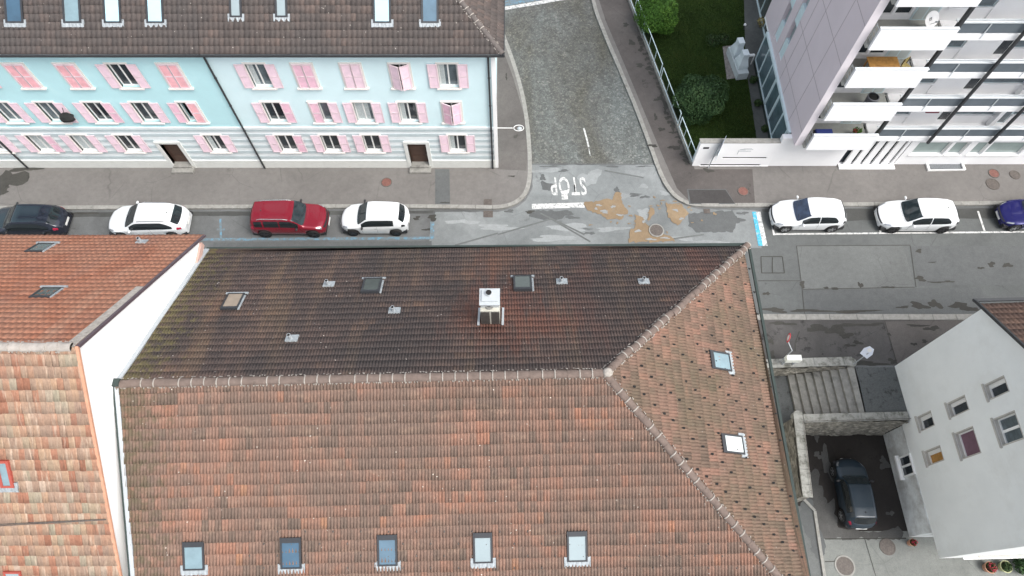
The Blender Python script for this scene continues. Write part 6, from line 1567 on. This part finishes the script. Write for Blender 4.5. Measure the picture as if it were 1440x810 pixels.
    w0, w1_ = s_['ws']
    patch('windscreen', wsmat, lambda q, t: (w0+.03*q*q)+((w1_+.012*q*q)-(w0+.03*q*q))*t, -1, 1, lambda q, t: (6-abs(q)*(1.75+.1*t))*(1 if q >= 0 else -1), 14, 8)
    r0, r1 = s_['rw']
    patch('rear_window', 'carglass', lambda q, t: r0+.0+(r1-.012*q*q-r0)*t, -1, 1, lambda q, t: (6-abs(q)*1.72)*(1 if q >= 0 else -1), 12, 6)
    a0, a1 = s_['side']
    for sd_ in (-1, 1):
        nwin = [(a0, a0+(a1-a0)*.46), (a0+(a1-a0)*.485, a1)] if sty in ('hatch',) and antenna is True and tintside != 'one' else [(a0, a1)] if sty in ('mini', 'wagon') else [(a0, a0+(a1-a0)*.40), (a0+(a1-a0)*.425, a0+(a1-a0)*.76), (a0+(a1-a0)*.80, a1)]
        for k, (b0, b1) in enumerate(nwin):
            last = k == len(nwin)-1
            def vm(q, t, b1=b1, last=last):
                hi = 3.88
                if last: hi = 3.88-.45*max(0, (t-.75)/.25)**1.5 if sty != 'suv' and sty != 'mini' else 3.86
                return sd_*(3.10+(hi-3.10)*q)
            patch('side_window', 'carglass', lambda q, t, b0=b0, b1=b1: b0+(b1-b0)*t, 0, 1, vm, 6, 12)
        patch('headlight', 'lamp_clear', lambda q, t: .022+.02*q+t*.085, 0, 1, lambda q, t: sd_*(3.0+.85*q-.35*(t*q)), 5, 6, .006)
        patch('taillight', tail, lambda q, t: .925+.05*t, 0, 1, lambda q, t: sd_*(2.55+.85*q), 5, 5, .006)
        patch('panel_gap', 'plastic', lambda q, t: .335+.0022*t, 0, 1, lambda q, t: sd_*(.6+2.4*q), 10, 1, .003)
        patch('panel_gap', 'plastic', lambda q, t: a0+(a1-a0)*.47+.0022*t, 0, 1, lambda q, t: sd_*(.6+2.45*q), 10, 1, .003)
        patch('door_handle', 'chrome' if mirror is None else 'plastic', lambda q, t: a0+(a1-a0)*.40+.028*t, 0, 1, lambda q, t: sd_*(2.45+.12*q), 2, 3, .02)
        # wheels
        for sw_ in (sF, sR):
            xw = L/2-sw_*L; yw = sd_*(W/2-.10); mb = MB(); n = 28
            pr = [(rw_-.10, -.10), (rw_-.02, -.105), (rw_, -.07), (rw_, .06), (rw_-.025, .10), (rw_-.10, .095)]
            vs = [(xw+math.cos(2*math.pi*i/n)*r_1, yw+yy*sd_, rw_+math.sin(2*math.pi*i/n)*r_1) for r_1, yy in pr for i in range(n)]
            mb.add(vs, [(j*n+i, j*n+(i+1) % n, (j+1)*n+(i+1) % n, (j+1)*n+i) for j in range(5) for i in range(n)], True)
            wh = mb.build('wheel', M['rubber'], o, True); mb = MB()
            mb.cyl((xw, yw+.045*sd_, rw_), (xw, yw+.05*sd_, rw_), rw_-.10, rw_-.10, n)
            mb.mi = 1
            for k in range(5):
                a = 2*math.pi*k/5+.3; d_ = Vector((math.cos(a), 0, math.sin(a))); e_ = Vector((-math.sin(a), 0, math.cos(a)))*.035; c = Vector((xw, yw+.085*sd_, rw_))
                mb.add([c+d_*.03-e_, c+d_*.03+e_, c+d_*(rw_-.11)+e_*1.3, c+d_*(rw_-.11)-e_*1.3], [(0, 1, 2, 3)])
            vs = [(xw+math.cos(2*math.pi*i/n)*r_1, yw+.088*sd_, rw_+math.sin(2*math.pi*i/n)*r_1) for r_1 in (rw_-.125, rw_-.095) for i in range(n)]
            mb.add(vs, [(i, (i+1) % n, n+(i+1) % n, n+i) for i in range(n)]); mb.cyl((xw, yw+.08*sd_, rw_), (xw, yw+.095*sd_, rw_), .05, .04, 10)
            mb.build('rim', [M['plastic'], M[rims]], wh, True)
        # mirror
        pm_ = surf(w0+.085, 3.1*sd_); mb = MB(); mb.ball((pm_.x, pm_.y+sd_*.12, pm_.z+.06), .085, 10, 6, .75)
        for i_, v_1 in enumerate(mb.v): mb.v[i_] = (pm_.x+(v_1[0]-pm_.x)*.8, pm_.y+sd_*.12+(v_1[1]-pm_.y-sd_*.12)*1.25, v_1[2])
        mb.cyl((pm_.x, pm_.y-.02*sd_, pm_.z+.02), (pm_.x, pm_.y+sd_*.1, pm_.z+.05), .025, .025, 6)
        mb.build('mirror', P if mirror is None else M['plastic'], o, True)
        if rails:
            mb = MB(); pts = [surf(s, 4.15*sd_) for s in np.linspace(w1_+.05, .84, 9)]
            for i in range(8):
                a, b = pts[i]+Vector((0, 0, .055 if 0 < i else .01)), pts[i+1]+Vector((0, 0, .055 if i < 7 else .01)); mb.cyl(a, b, .022, .022, 6)
            mb.build('roof_rail', M[rails], o, True)
    patch('grille', 'plastic', lambda q, t: .006+.016*t, -1, 1, lambda q, t: (6-abs(q)*2.2)*(1 if q >= 0 else -1), 10, 2, .006)
    patch('bonnet_gap', 'plastic', lambda q, t: w0-.012+.03*q*q+.002*t, -1, 1, lambda q, t: (6-abs(q)*1.8)*(1 if q >= 0 else -1), 12, 1, .004)
    mb = MB(); mb.box(L/2-.03, L/2+.005, -.26, .26, .36, .47); mb.build('number_plate', M['plate'], o, True)
    mb = MB(); mb.box(-L/2-.006, -L/2+.03, -.26, .26, .55, .66); mb.build('number_plate', M['plate'], o, True)
    mb = MB(); p = surf(w0+.012, 5.3); q_ = surf(w0+.03, 3.0*0+4.6); mb.cyl(p+Vector((0, 0, .02)), surf(w0+.05, -5.2)+Vector((0, 0, .02)), .008, .008, 5); mb.cyl(surf(w0+.02, 4.5)+Vector((0, 0, .02)), surf(w0+.05, 5.6)+Vector((0, 0, .02)), .008, .008, 5); mb.build('wiper', M['plastic'], o, True)
    if antenna:
        p = surf(.80, 6); mb = MB(); mb.cyl(p, p+Vector((-.03, 0, .05)), .035, .012, 8); mb.build('antenna', M['plastic'], o, True)
    return o
WH = (.72, .74, .75); PI = math.pi
car('black hatchback with its rear to the right, at the far left of the street', -26.8, 19.85, 0, PI, 4.4, 1.80, 1.48, (.018, .022, .035), 'wagon', mirror='k', extra=.3)
car('white family car with roof rails half hidden behind the orange roof', -20.12, 19.9, 0, PI, 4.5, 1.84, 1.5, WH, 'wagon', rails='chrome')
car('dark red sport utility car with silver roof rails facing right', -12.3, 19.95, 0, 0, 4.3, 1.78, 1.64, (.22, .008, .022), 'suv', rails='chrome', mirror='k', rough=.22, extra=.25, rims='alloy_dark')
car('small rounded white car with black mirrors before the blue lines end', -7.6, 20.03, 0, PI, 3.82, 1.72, 1.52, WH, 'mini', antenna=False, mirror='k', tail='plastic', rims='alloy_dark')
car('white hatchback with silver wheels in the first bay right of the junction', 16.42, 20.30, 0, PI, 4.22, 1.80, 1.46, WH, 'hatch', wsmat='wsblue')if False else None
M['wsblue'] = pm('windscreen_blue', (.03, .045, .08), .06, .5, 2.5, spec=.7)
car('white hatchback with silver wheels in the first bay right of the junction', 16.47, 20.30, 0, PI, 4.12, 1.80, 1.46, WH, 'hatch', wsmat='wsblue', tail='plastic')
car('white coupe-like hatchback with dark wheels in the second bay', 22.52, 20.25, 0, PI, 4.40, 1.82, 1.47, WH, 'hatch', rims='alloy_dark', tail='plastic')
car('deep blue car cut off by the right edge of the view', 29.2, 20.35, 0, PI, 4.1, 1.76, 1.47, (.012, .012, .12), 'hatch', extra=.3)
car('dark teal compact car parked in the sunken courtyard', 17.06, 5.65, LOW, R(89.3), 3.45, 1.52, 1.42, (.009, .022, .036), 'mini', extra=.1, rough=.4, mirror='k', rims='alloy', name='parked_car')
print('OBJECTS', len(bpy.data.objects), 'polys', sum(len(o.data.polygons) for o in bpy.data.objects if o.type == 'MESH'))
